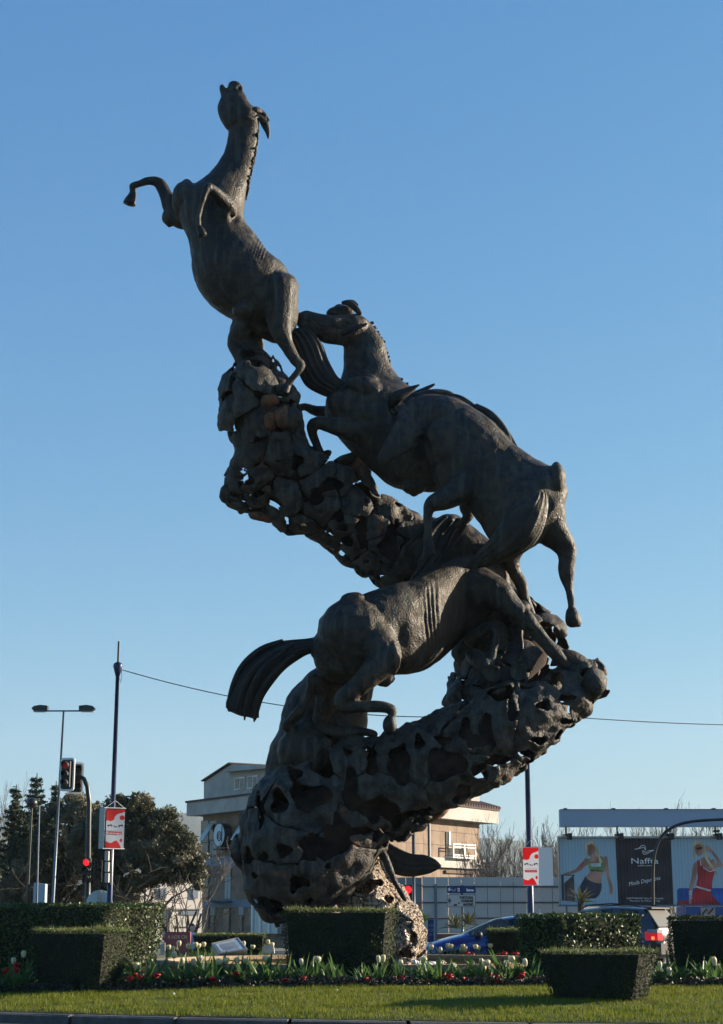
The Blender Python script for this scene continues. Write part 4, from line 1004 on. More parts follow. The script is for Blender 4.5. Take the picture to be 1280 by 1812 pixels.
# ================================================================ TREES
def branches(base, h, n_main, levels, spread, up, r0, seed, split=(3, 5), fork=0.0, wob=.12, lenf=.62, start=.25):
    """recursive limbs; returns tube segments and twig points"""
    rd = random.Random(seed); segs, tips = [], []
    def grow(p, d, L, r, lv):
        n = 4; pts = [p]; q = p.copy(); dd = d.copy()
        for i in range(n):
            dd = (dd + Vector((rd.gauss(0, wob), rd.gauss(0, wob), rd.gauss(0, wob) + up * .1))).normalized()
            q = q + dd * (L / n); pts.append(q.copy())
        segs.append((pts, [r * (1 - .62 * i / n) for i in range(n + 1)], lv))
        if lv >= levels: tips.extend((pt, lv) for pt in pts[1:]); return
        if lv == levels - 1: tips.extend((pt, lv) for pt in pts[2:])
        for k in range(rd.randint(*split)):
            i = rd.randint(1, n); nd = Vector((rd.gauss(0, 1), rd.gauss(0, 1), rd.gauss(0, .6))).normalized()
            nd = (dd * (1 - spread) + nd * spread + Vector((0, 0, up * .35))).normalized()
            grow(pts[i], nd, L * lenf * rd.uniform(.75, 1.2), r * .5 * (1 - .1 * i), lv + 1)
    for k in range(n_main):
        a = 2 * math.pi * k / n_main + rd.uniform(-.4, .4)
        d = Vector((math.cos(a) * fork, math.sin(a) * fork, 1)).normalized() if n_main > 1 else Vector((0, 0, 1))
        grow(Vector(base), d, h * rd.uniform(.85, 1.0), r0 * (1 if n_main == 1 else rd.uniform(.5, .9)), 0)
    return segs, tips
def wood(name, segs, lo, hi, m, root, rmin=.012, sides=5):
    mb = MB()
    for pts, r_, lv in segs:
        if lo <= lv <= hi: mb.tube(pts, [max(rmin, q) for q in r_], sides if lv < 2 else 3, cap=False)
    return mb.build(name, m, root, True) if mb.v else None
def foliage_tree(name, label, base, h, crown_c, crown_r, nleaf, size, m, seed, n_main=4, fork=.6, group=None, cat='tree', dens_pow=.35, sub=60):
    root = thing(name, base, label, cat, group)
    segs, tips = branches(base, h * .55, n_main, 3, .6, .25, .16, seed, (3, 5), fork)
    wood('trunk', segs, 0, 0, 'bark', root, .05); wood('branches', segs, 1, 3, 'bark', root, .012, 4)
    r_ = np.random.default_rng(seed)
    # leaf clumps on the surface and inside of an uneven crown
    cc = []
    for (cx, cy, cz), (rx, ry, rz), w_ in zip(crown_c, crown_r, [1] * len(crown_c)):
        k = max(8, int(sub * rx * rz * .35)); d = r_.normal(size=(k, 3)); d /= np.linalg.norm(d, axis=1)[:, None]
        rad = r_.uniform(.25, 1, k) ** dens_pow
        cc.append(np.array([cx, cy, cz]) + d * rad[:, None] * np.array([rx, ry, rz]))
    cc = np.concatenate(cc); per = nleaf // len(cc)
    rad = r_.uniform(.07, .30, len(cc)) * (h / 6)
    d = r_.normal(size=(len(cc), per, 3)); d /= np.linalg.norm(d, axis=2)[:, :, None]
    q = r_.uniform(0, 1, (len(cc), per, 1)) ** .55
    P = (cc[:, None] + d * q * rad[:, None, None] * np.array([1, 1, .8])).reshape(-1, 3)
    v_, f_ = leafcloud(P, size, None, .4)
    mk('crown', v_, f_, m, root)['kind'] = 'stuff'
    return root
def cxyz(px, py, Y): p = W(px, py, Y); return (p.x, p.y, p.z)
GZ = -.44
def tree_px(name, label, bx, Y, blobs, nleaf, size, m, seed, **k):
    cs = [cxyz(x, y, Y + dy) for x, y, rx, ry, dy in blobs]; s = SC(Y)
    rs = [(rx / s, rx / s * .8, ry / s) for x, y, rx, ry, dy in blobs]
    top = max(c[2] + r_[2] for c, r_ in zip(cs, rs)); b = W(bx, 1650, Y)
    return foliage_tree(name, label, (b.x, Y, GZ), top - GZ, cs, rs, nleaf, size, m, seed, **k)
tree_px('olive_tree', 'broad olive-green tree behind the tall blue banner pole', 215, 66, [(215, 1470, 60, 60, 0), (270, 1490, 50, 55, 0), (175, 1500, 55, 60, 0), (240, 1430, 34, 26, 0), (300, 1520, 48, 46, 0), (336, 1530, 26, 36, 0), (318, 1490, 28, 26, 0), (345, 1550, 18, 26, 0), (150, 1450, 40, 40, 1), (235, 1540, 70, 36, 0), (200, 1575, 60, 26, 0), (290, 1460, 30, 30, 0)], 150000, .125, 'olive_leaf', 3, fork=.8, sub=300)
tree_px('olive_tree', 'dark brownish tree behind the traffic lights on the left', 120, 70, [(115, 1480, 60, 60, 0), (90, 1530, 60, 50, 0), (150, 1550, 50, 50, 0), (130, 1430, 34, 24, 0), (60, 1570, 60, 40, 0)], 80000, .13, 'olive_leaf', 8, sub=240)
def conifer(px, Y, ytop, wpx, label, seed):
    s = SC(Y); t = W(px, ytop, Y); H = t.z - GZ; rw = wpx / s
    root = thing('conifer_tree', (t.x, Y, GZ), label, 'tree', 'conifers at the left edge'); rd = random.Random(seed)
    MB().tube([(t.x, Y, GZ), (t.x, Y, t.z)], [.22, .02], 8).build('trunk', 'bark', root)
    PT = []; tw = MB()
    nl = int(H / .28)
    for i in range(nl):
        zz = GZ + .6 + (H - .7) * i / nl; fr = 1 - i / nl
        R_ = rw * (fr ** .75) * rd.uniform(.8, 1.1) + .15
        for k in range(9 if fr > .12 else 5):
            a = rd.uniform(0, 6.28); Lb = R_ * rd.uniform(.7, 1.1)
            p0 = Vector((t.x, Y, zz)); p1 = p0 + Vector((math.cos(a) * Lb, math.sin(a) * Lb, Lb * .32))
            tw.tube([p0, p1], [.03, .01], 3, cap=False)
            nn = int(26 + 40 * Lb); tt = rng.uniform(.15, 1.0, nn)[:, None]
            pts = np.array(p0)[None] * (1 - tt) + np.array(p1)[None] * tt
            PT.append(pts + rng.normal(0, .085, (nn, 3)) * (1.25 - tt))
    v_, f_ = leafcloud(np.concatenate(PT), .17, None, .3)
    tw.build('branches', 'bark', root); mk('crown', v_, f_, 'conifer_leaf', root)['kind'] = 'stuff'
conifer(66, 74, 1368, 48, 'tallest spiky conifer at the left edge', 1)
conifer(30, 76, 1388, 46, 'conifer at the very left edge of the picture', 2)
conifer(100, 75, 1382, 34, 'slim conifer right behind the traffic lights', 3)
conifer(-14, 73, 1408, 46, 'lowest conifer, partly cut by the left edge', 4)
conifer(44, 71, 1432, 60, 'broad low conifer in front of the other left conifers', 5)
# bare multi-stemmed shrub
def bare(name, label, px, Y, ytop, nm, lv, sp_, up, r0, seed, fork, rmin, group=None, split=(3, 5), lenf=.6, frac=.6, m='bark_pale', wob=.1):
    t = W(px, ytop, Y); H = t.z - GZ; root = thing(name, (t.x, Y, GZ), label, 'tree', group)
    segs, tips = branches((t.x, Y, GZ), H * frac, nm, lv, sp_, up, r0, seed, split, fork, wob, lenf)
    zmax = max(p.z for s_ in segs for p in s_[0]); k = (t.z - GZ) / (zmax - GZ)
    segs = [([Vector((p.x, p.y, GZ + (p.z - GZ) * k)) for p in s_[0]], s_[1], s_[2]) for s_ in segs]
    wood('trunk', segs, 0, 0, m, root, .04); wood('twigs', segs, 1, lv, m, root, rmin, 4)
    return root
bare('bare_tree', 'small bare multi-stemmed tree before the white wall', 322, 58, 1515, 6, 2, .35, .5, .07, 5, .28, .012, m='bark', split=(2, 4), frac=.75)
bare('bare_tree', 'bare pale tree in the gap beside the office building', 350, 100, 1478, 2, 4, .4, .5, .14, 12, .2, .02)
for i, (px, yt, Y, lab) in enumerate([(868, 1440, 98, 'bare poplar just right of the office building'), (893, 1462, 100, 'bare poplar behind the metal fence, second from the office building'), (918, 1445, 97, 'bare poplar left of the right banner pole'), (972, 1440, 95, 'bare poplar between the banner and the billboard'),
        (850, 1470, 103, 'short bare poplar half hidden by the office building'), (1012, 1462, 104, 'bare tree behind the left end of the billboard'), (1072, 1420, 105, 'bare tree showing above the billboard left of the tallest'), (1148, 1402, 100, 'tallest bare tree above the billboard'), (1120, 1446, 98, 'bare tree in the gap under the billboard header'),
        (1215, 1420, 104, 'bare tree above the billboard towards the right'), (1262, 1430, 100, 'bare tree above the right end of the billboard'), (1175, 1412, 106, 'thin bare tree beside the tallest above the billboard')]):
    bare('bare_tree', lab, px, Y, yt, 6, 4, .36, .7, .11, 40 + i, .30, .009, 'bare poplars beyond the fence', (2, 5), .60, .5, wob=.07)
bare('bare_tree', 'bare twiggy tree behind the conifers at the left', 22, 92, 1372, 4, 4, .3, .8, .12, 77, .22, .009)
def fan_plant(name, label, px, py, Y, r, n, m, hz, cat='plant', trunk=True):
    c = W(px, py, Y); root = thing(name, (c.x, Y, hz), label, cat)
    if trunk: MB().tube([(c.x, Y, hz), c], [.12, .10], 8).build('trunk', 'bark', root)
    rd = random.Random(px)
    for k in range(n):
        a = rd.uniform(0, 6.28); e = rd.uniform(-.1, 1.3); L = r * rd.uniform(.75, 1.1)
        d = Vector((math.cos(a) * math.cos(e), math.sin(a) * math.cos(e), math.sin(e))); sd = d.cross(Vector((0, 0, 1))).normalized(); w_ = L * .055
        p0, p1, p2 = c, c + d * L * .55, c + d * L - Vector((0, 0, L * .12))
        mk('leaf', [p0 - sd * w_ * .5, p0 + sd * w_ * .5, p1 + sd * w_, p1 - sd * w_, p2 + sd * .004, p1 + Vector((0, 0, w_ * .5)), p0 + Vector((0, 0, w_ * .3))], [(0, 6, 5, 3), (6, 1, 2, 5), (3, 5, 4), (5, 2, 4)], m, root)
fan_plant('palm', 'small fan palm with yellow-green fronds in front of the billboard', 1028, 1596, 52, .62, 46, 'palm_leaf', GZ)
fan_plant('yucca', 'spiky yucca left of the direction sign post', 806, 1642, 52, .62, 44, 'palm_leaf', .12, trunk=False)
fan_plant('yucca', 'spiky yucca right of the direction sign post', 830, 1636, 54, .6, 44, 'palm_leaf', .12, trunk=False)
fan_plant('shrub', 'small green shrub beside the foot of the monument', 746, 1632, 50, .5, 60, 'tulip_leaf', .12, trunk=False)
# ================================================================ BUILDINGS
class Facade:
    """vertical plane through two plan points; photo pixels are projected on it"""
    def __init__(s, p, d): s.p = Vector((p[0], p[1], 0)); s.d = Vector((d[0], d[1], 0)).normalized(); s.n = Vector((s.d.y, -s.d.x, 0)); s.n = s.n if s.n.y < 0 else -s.n
    def hit(s, px, py):
        xc, yc = (px - 640) / F, (906 - py) / F
        r_ = Vector((xc, cp - yc * sp, sp + yc * cp)); o = Vector((0, 0, EYE))
        t = (s.p - o).dot(s.n) / r_.dot(s.n); return o + r_ * t
    def sz(s, px, py): q = s.hit(px, py); return (q - s.p).dot(s.d), q.z
    def box(s, mb, s0, s1, z0, z1, o0, o1):
        v = []
        for z in (z0, z1):
            for o in (o0, o1):
                for a in (s0, s1): v.append(s.p + s.d * a + s.n * o + Vector((0, 0, z)))
        mb.add(v, [(0, 2, 3, 1), (4, 5, 7, 6), (0, 1, 5, 4), (2, 6, 7, 3), (0, 4, 6, 2), (1, 3, 7, 5)])
    def part(s, name, m, root, s0, s1, z0, z1, o0, o1): mb = MB(); s.box(mb, s0, s1, z0, z1, o0, o1); return mb.build(name, m, root)
    def pxbox(s, name, m, root, x0, y0, x1, y1, o0, o1):
        a, zt = s.sz(x0, y0); b, zb = s.sz(x1, y1); _, zt2 = s.sz((x0 + x1) / 2, y0); _, zb2 = s.sz((x0 + x1) / 2, y1)
        return s.part(name, m, root, min(a, b), max(a, b), min(zb2, zt2), max(zb2, zt2), o0, o1)
def Pl(px, Y): return (W(px, 1625, Y).x, Y)
cor = Pl(548, 112)
dl = (-math.sin(R(33.6)), math.cos(R(33.6))); dr = (math.sin(R(32.5)), math.cos(R(32.5)))
FL, FR_ = Facade(cor, dl), Facade(cor, dr)
bld = thing('office_building', (cor[0], cor[1], GZ), 'pink granite office building with blue bands and a pale attic storey behind the monument', 'building')
sL, _ = FL.sz(357, 1550); sR, _ = FR_.sz(850, 1550)
zE, zEb = FL.sz(400, 1415.5)[1], FL.sz(400, 1439.5)[1]
z2t, z2b = FL.sz(400, 1515.5)[1], FL.sz(400, 1532)[1]
z1t, z1b = FL.sz(400, 1592)[1], FL.sz(400, 1606)[1]
for Fc, S, nm in ((FL, sL, 'left'), (FR_, sR, 'right')):
    Fc.part('wall', 'granite_joint', bld, 0, S, GZ, zEb, -.5, -.06)
    # granite panels
    if nm == 'left':
        bays = [(.01, S - .01)]
    zs = [(GZ, z1b), (z1t, z2b), (z2t, zEb)]
    pw = 1.25
    for za, zb in zs:
        rws = max(1, round((zb - za) / .95)); cl = int(S / pw); dw = S / cl
        for i in range(cl):
            for k in range(rws):
                s0, s1 = i * dw + .012, (i + 1) * dw - .012; zz0, zz1 = za + (zb - za) * k / rws + .012, za + (zb - za) * (k + 1) / rws - .012
                q = Fc.p + Fc.d * (s0 + s1) / 2
                xpix = 640 + F * q.x / (q.y * .97)
                if nm == 'left' and xpix > 505 or nm == 'right' and xpix < 665: continue
                Fc.part('granite_panel', 'granite', bld, s0, s1, zz0, zz1, -.05, random.uniform(0, .008))
# bands
FL.part('blue_band', 'blue_panel', bld, 0, sL, z2b, z2t, -.04, .05); FL.part('blue_band', 'blue_panel', bld, 0, sL, z1b, z1t, -.04, .05)
FR_.part('white_band', 'offwhite', bld, 0, sR + .3, FR_.sz(800, 1536)[1], FR_.sz(800, 1519)[1], -.04, .35)
# eaves with overhang
sLe, _ = FL.sz(336, 1440); sRe, _ = FR_.sz(873, 1440)
mb = MB(); FL.box(mb, -1.5, sLe - 1.2, zEb, zE, -2, .9); mb.build('eaves', 'offwhite', bld)
mb = MB(); FR_.box(mb, -1.5, sRe - .8, FR_.sz(830, 1455)[1], FR_.sz(830, 1432)[1], -2, .9); mb.build('eaves', 'offwhite', bld)
mb = MB(); FL.box(mb, -1.5, sLe - 1.1, zE, zE + .14, -2, 1.0); mb.build('roof_edge', 'roof', bld)
mb = MB(); FR_.box(mb, -1.5, sRe - .7, FR_.sz(830, 1432)[1], FR_.sz(830, 1432)[1] + .2, -2.4, 1.0); mb.build('roof_edge', 'roof', bld)
for i in range(30):
    mb = MB(); a = sRe - .8 - i * .42
    p0 = FR_.p + FR_.d * a + FR_.n * 1.05 + Vector((0, 0, FR_.sz(830, 1432)[1] + .2)); mb.tube([p0, p0 - FR_.n * 2.4 + Vector((0, 0, .7))], .16, 6); mb.build('roof_tile', 'roof', bld)
# attic storey
FA = Facade((cor[0], cor[1] + 1.5), dl)
a0, za0 = FA.sz(361, 1418); a1, _ = FA.sz(500, 1400)
mb = MB()
pt = [FA.hit(x, y) for x, y in ((361, 1424), (361, 1384), (410, 1352), (500, 1356), (500, 1412))]
mb.prism(pt, -FA.n * 5); mb.build('attic_wall', 'offwhite', bld)
mb = MB(); tp = [FA.hit(x, y) + FA.n * .25 for x, y in ((361, 1383), (410, 1351), (410, 1349), (361, 1381))]; mb.prism(tp, -FA.n * 5.5); mb.build('roof_edge', 'roof', bld)
mb = MB(); tp = [FA.hit(x, y) for x, y in ((408, 1367), (408, 1365), (500, 1357), (500, 1359))]; mb.prism([q + FA.n * .7 for q in tp], -FA.n * .9); mb.build('dormer_canopy', 'offwhite', bld)
for x0, x1, y0, y1 in ((417, 434, 1376, 1397), (440, 457, 1373, 1395)):
    w_ = FA.pxbox('window', 'white', bld, x0, y0, x1, y1, .02, .10)
    for q in range(2):
        xa = x0 + 1.3 + q * (x1 - x0) / 2; o = FA.pxbox('pane', 'window', w_, xa, y0 + 1.5, xa + (x1 - x0) / 2 - 2, y1 - 1.5, .09, .13)
mb = MB(); FA.box(mb, a0 - .1, a0, za0, za0 + .1, 0, .1)
FB = Facade((cor[0] + .5, cor[1] + 1.5), dr)
mb = MB(); pt = [FB.hit(x, y) for x, y in ((700, 1432), (700, 1392), (849, 1392), (849, 1432))]; mb.prism(pt, -FB.n * 4); mb.build('attic_wall', 'offwhite', bld)
# left facade details: corner glazing, tilted windows, strips, door, canopy
for y0, y1 in ((1452, 1511), (1533, 1589), (1606, 1655)):
    w_ = FL.pxbox('window', 'steel_dark', bld, 357.5, y0, 371, y1, .02, .07)
    for q in range(3): FL.pxbox('pane', 'window', w_, 358.5, y0 + 1 + q * (y1 - y0) / 3, 370, y0 - 1 + (q + 1) * (y1 - y0) / 3, .06, .10)
for x0, x1, y0, y1 in ((444, 458, 1560, 1588), (441, 455, 1606, 1640)):
    w_ = FL.pxbox('window', 'steel_dark', bld, x0, y0, x1, y1, .02, .07); FL.pxbox('pane', 'window', w_, x0 + 1, y0 + 1, x1 - 1, y1 - 1, .06, .10)
for x0, x1 in ((372, 385), (428, 440)):
    w_ = FL.pxbox('window', 'pole_grey', bld, x0, 1452, x1, 1487, .02, .06); FL.pxbox('pane', 'window', w_, x0 + 1.5, 1454, x1 - 1.5, 1485, .05, .09)
    p = [FL.hit(a, b) for a, b in ((x0 + 1, 1457), (x0 + 9, 1457), (x0 + 6, 1487), (x0 - 2, 1487))]
    MB().prism([p[0] + FL.n * .1, p[1] + FL.n * .1, p[2] + FL.n * .8, p[3] + FL.n * .8], FL.n * .06).build('open_sash', 'alu_glass', w_)
    FL.pxbox('panel', 'offwhite', bld, x0 + 1, 1488, x1 - 1, 1512, .012, .05)
for x0, x1, y0, y1, m_ in ((400, 403.5, 1526, 1590, 'offwhite'), (405.5, 409, 1526, 1590, 'offwhite'), (374, 382, 1605, 1619, 'offwhite'), (424, 432, 1605, 1619, 'offwhite')):
    FL.pxbox('panel', m_, bld, x0, y0, x1, y1, .012, .06)
FL.pxbox('window', 'window', bld, 399, 1538, 410, 1551, .02, .08)
dd = FL.pxbox('door', 'black', bld, 396, 1606, 408, 1652, .015, .06); FL.pxbox('pane', 'window', dd, 397.5, 1608, 406.5, 1650, .055, .08)
for x0, x1 in ((375, 381), (425, 431)):
    w_ = FL.pxbox('window', 'steel_dark', bld, x0, 1621, x1, 1650, .015, .06); FL.pxbox('pane', 'window', w_, x0 + .8, 1622, x1 - .8, 1649, .055, .09)
p = [FL.hit(a, 1597) for a in (375, 412)]
MB().prism([p[0], p[1], p[1] + FL.n * 2.2 + FL.d * -.5, p[0] + FL.n * 1.0], Vector((0, 0, .14))).build('entrance_canopy', 'blue_panel', bld)
# oval emblem board
em = thing('emblem_sign', FL.hit(403, 1478), 'round pale blue emblem board with its rim shadow painted dark on the granite wall', 'sign')
cx_, cz_ = FL.sz(403, 1478); rr = abs(FL.sz(403, 1457)[1] - cz_)
def disc(fc, s, z, r0, r1, o0, o1, n=32):
    vs = []
    for o in (o0, o1):
        for r_ in (r0, r1):
            for k in range(n):
                a = 2 * math.pi * k / n; vs.append(fc.p + fc.d * (s + r_ * math.cos(a)) + fc.n * o + Vector((0, 0, z + r_ * math.sin(a))))
    fs = []
    for k in range(n):
        j = (k + 1) % n
        fs += [(2 * n + k, 2 * n + j, 3 * n + j, 3 * n + k), (n + k, 3 * n + k, 3 * n + j, n + j)]
        if r0 > 0: fs.append((k, j, 2 * n + j, 2 * n + k))
    return vs, fs
mb = MB(); mb.add(*disc(FL, cx_, cz_, 0, rr, .1, .7)); mb.build('board', 'pole_dark', em)  # board side coloured dark to stand for the shadow along the rim
mb = MB(); mb.add(*disc(FL, cx_, cz_, 0, rr * .93, .6, .72)); mb.build('face', mat('emblem_face', (.42, .56, .62), .4), em)
for o0, o1, r0, r1 in (((-.1), -.1, .33, .42), (-.1, -.1, .16, .22)):
    mb = MB(); mb.add(*disc(FL, cx_ + rr * o0, cz_ - rr * .1, rr * r0, rr * r1, .72, .76)); mb.build('swirl', 'pole_blue', em)
mb = MB(); FL.box(mb, cx_ - rr * .58, cx_ - rr * .5, cz_ - rr * .6, cz_ + rr * .72, .72, .76); mb.build('stroke', 'pole_blue', em)
mb = MB(); FL.box(mb, cx_ - rr * .75, cx_ + rr * .6, cz_ - rr * 1.25, cz_ - rr * 1.13, .05, .9); mb.build('bracket', 'black', em)
# right facade: balcony, slit window
bw = FR_.pxbox('window', 'window', bld, 788, 1472, 793.5, 1520, .02, .06); FR_.pxbox('frame', 'white', bw, 793.5, 1472, 796, 1495, .02, .1)
w2 = FR_.pxbox('window', 'offwhite', bld, 789, 1500, 824, 1518, .015, .05); FR_.pxbox('pane', 'window', w2, 791, 1502, 822, 1517, .045, .07)
bl = FR_.pxbox('balcony', 'white', bld, 786, 1517, 827, 1519.5, .04, .8)
for x in (786, 806, 825.5):
    FR_.pxbox('post', 'white', bl, x, 1494, x + 1.8, 1517, .72, .8)
for y in (1494, 1499, 1513): FR_.pxbox('rail', 'white', bl, 786, y, 827, y + 1.8, .735, .785)
FR_.pxbox('awning', 'granite_joint', bld, 786, 1541, 838, 1546, .02, .2)
FR_.pxbox('downpipe', 'pole_grey', bld, 758, 1440, 760, 1519, .02, .12)
# low dark shop front / bright porch right of the left facade
FL.pxbox('shopfront', 'alu_glass', bld, 456, 1608, 500, 1652, .05, .4)
for x in (456, 470, 486): FL.pxbox('mullion', 'white', bld, x, 1600, x + 1.5, 1652, .4, .5)
# white wall building behind the olive tree
wb = thing('white_building', (W(300, 1625, 90).x, 90, GZ), 'low sunlit white building behind the small bare tree', 'building')
FW = Facade(Pl(250, 92), (math.cos(R(25)), -math.sin(R(25)))); FW2 = Facade(Pl(250, 92), (math.cos(R(-30)), math.sin(R(30))))
q0 = Pl(238, 84); FW = Facade(q0, (math.cos(R(38)), math.sin(R(38))))
FW.n = FW.n
FW.pxbox('wall', 'whitewall', wb, 238, 1560, 356.5, 1665, -4, 0)
FW.pxbox('ledge', 'offwhite', wb, 238, 1606, 356, 1609, .0, .15); FW.pxbox('ledge', 'offwhite', wb, 238, 1638, 356, 1640, .0, .1)
for x in (282, 288, 340): FW.pxbox('window', 'pole_grey', wb, x, 1572, x + 9 if x > 300 else x + 5, 1590, .01, .1)
FW.pxbox('pilaster', 'offwhite', wb, 299, 1609, 303, 1660, .0, .12)
FW.pxbox('garage_door', 'pole_grey', wb, 320, 1610, 352, 1619, .01, .06)

# ================================================================ HILLS
def hill(name, pts, Y, depth, seed):
    vs, fs = [], []; n = 140; xs = np.linspace(pts[0][0], pts[-1][0], n)
    ys = np.interp(xs, [p[0] for p in pts], [p[1] for p in pts])
    for i in range(n):
        top = W(xs[i], ys[i], Y); h = top.z + 16 * noise.noise((xs[i] * .03, seed, 0)) + 6 * noise.noise((xs[i] * .3, seed, 0))
        for k, (fr, dy) in enumerate(((-.01, -depth), (.35, -depth * .6), (.72, -depth * .3), (1, 0), (.6, depth * .6), (-.01, depth * 1.2))):
            vs.append((top.x * (1 + dy / Y * .3), Y + dy, -.5 + max(0, h) * fr * (1 + .12 * noise.noise((xs[i] * .02, k * 3.3, seed)) if 0 < fr < 1 else 1)))
    for i in range(n - 1):
        for k in range(5): fs.append((i * 6 + k, i * 6 + 6 + k, i * 6 + 7 + k, i * 6 + 1 + k))
    return tag(mk(name, vs, fs, 'hill', smooth=True), kind='structure')
hill('hill', [(-1200, 1600), (-500, 1500), (-100, 1480), (60, 1470), (200, 1462), (285, 1443), (340, 1431), (420, 1445), (560, 1480), (700, 1500), (800, 1486), (870, 1484), (940, 1490), (1010, 1506), (1200, 1530), (1600, 1570), (2400, 1610)], 2800, 700, 1)

# ================================================================ METAL FENCE, HOARDING
FF = Facade(Pl(748, 70), (1, .035))
fe = thing('metal_fence', (FF.p.x, FF.p.y, GZ), 'tall grey sheet-metal fence running behind the road signs to the billboard', 'fence')
zt, zb = FF.sz(860, 1552)[1], FF.sz(860, 1652)[1]
r1, r2, r3 = FF.sz(860, 1569)[1], FF.sz(860, 1597)[1], FF.sz(860, 1625)[1]
s0 = 0; S = FF.sz(1000, 1600)[0]; pw = 23.2 / SC(70); npn = int(S / pw) + 2
for i in range(npn):
    for za, zbb in ((r1 + .03, zt), (r2 + .03, r1 - .03), (r3 + .03, r2 - .03), (zb, r3 - .03)):
        t_ = random.uniform(-.006, .006)
        FF.part('metal_panel', 'steel', fe, i * pw + .012, (i + 1) * pw - .012, za + .005, zbb - .005, -.03 + t_, 0.0 + t_)
for z in (r1, r2, r3): FF.part('rail', 'steel_dark', fe, 0, npn * pw, z - .035, z + .03, -.04, .07)
for i in range(0, npn, 3): FF.part('post', 'steel_dark', fe, i * pw + .5, i * pw + .6, GZ, r1 + .1, -.10, -.041) if i else FF.part('post', 'pole_grey', fe, i * pw + .5, i * pw + .6, GZ, r1 + .1, .071, .14)
lw = MB(); FF.box(lw, -1, npn * pw, GZ, zb - .01, -.3, .25); tag(lw.build('low_wall', 'granite_joint'), 'low brownish base wall under the sheet-metal fence', 'wall')
te = thing('site_hoarding', (W(725, 1625, 72).x, 72, GZ), 'teal site hoarding with a dark edge, left of the metal fence', 'fence')
FT = Facade(Pl(690, 71), (1, .03))
for i in range(4): FT.pxbox('panel', 'teal', te, 690 + i * 14.4, 1553, 704 + i * 14.4, 1650, -.04, random.uniform(0, .02))
FT.pxbox('post', 'black', te, 748, 1551, 750, 1650, -.05, .1); FT.pxbox('rail', 'steel_dark', te, 690, 1566, 748, 1567.5, .021, .06); FT.pxbox('rail', 'steel_dark', te, 690, 1597, 748, 1598.5, .021, .06)
FT.pxbox('notice', 'white', te, 750.5, 1598, 754, 1611, .02, .05)

# ================================================================ PRINTED SURFACES
def inpoly(X, Y, poly):
    r_ = np.zeros(X.shape, bool); j = len(poly) - 1
    for i in range(len(poly)):
        xi, yi = poly[i]; xj, yj = poly[j]
        r_ ^= ((yi > Y) != (yj > Y)) & (X < (xj - xi) * (Y - yi) / (yj - yi + 1e-12) + xi); j = i
    return r_
def smoothp(P):
    return [tuple(q) for q in catmull(np.array(list(P) + [P[0]], float), 5)[:-1]]
def print_sheet(name, fn, nx, ny, x0, y0, x1, y1, fc, parent, off=0.0, ridge=None, label=None, wave=0.0):
    """grid in a facade plane with a flat print stored per point; print coordinates are photo pixels"""
    s0_, z0_ = fc.sz(x0, y1)[0], fc.sz((x0 + x1) / 2, y1)[1]; s1_, z1_ = fc.sz(x1, y0)[0], fc.sz((x0 + x1) / 2, y0)[1]
    gx, gy = np.meshgrid(np.linspace(x0, x1, nx), np.linspace(y1, y0, ny)); col = fn(gx, gy)
    s_ = np.linspace(s0_, s1_, nx); z_ = np.linspace(z0_, z1_, ny)
    GX, GZ_ = np.meshgrid(s_, z_)
    o = off + (ridge(GX) if ridge is not None else 0) + (wave * np.sin(GX * 7 + GZ_ * 3) if wave else 0) + 0 * GX
    p, d, nn = np.array(fc.p), np.array(fc.d), np.array(fc.n)
    V = p + GX[..., None] * d + o[..., None] * nn; V[..., 2] = GZ_
    i, j = np.meshgrid(np.arange(ny - 1), np.arange(nx - 1), indexing='ij'); a = i * nx + j
    f_ = np.stack([a, a + 1, a + nx + 1, a + nx], -1).reshape(-1, 4)
    ob = mk(name, V.reshape(-1, 3), f_, 'print', parent)
    at = ob.data.color_attributes.new('Col', 'FLOAT_COLOR', 'POINT')
    at.data.foreach_set('color', np.concatenate([col.reshape(-1, 3), np.ones((nx * ny, 1))], 1).astype(np.float32).ravel())
    if label: ob['label'] = label
    return ob
def paint(X, Y, base, layers, shade=0.0):
    c = np.zeros(X.shape + (3,)); c[:] = base
    for q_, (poly, colr) in enumerate(layers):
        k_ = inpoly(X, Y, poly); xs_ = [p[0] for p in poly]; g_ = (X[k_] - min(xs_)) / (max(xs_) - min(xs_) + 1e-6)
        c[k_] = np.array(colr)[None] * (1 - shade + 2 * shade * (.5 + .5 * np.sin(g_ * 3.1 + Y[k_] * .11 + q_)))[:, None]
    return c
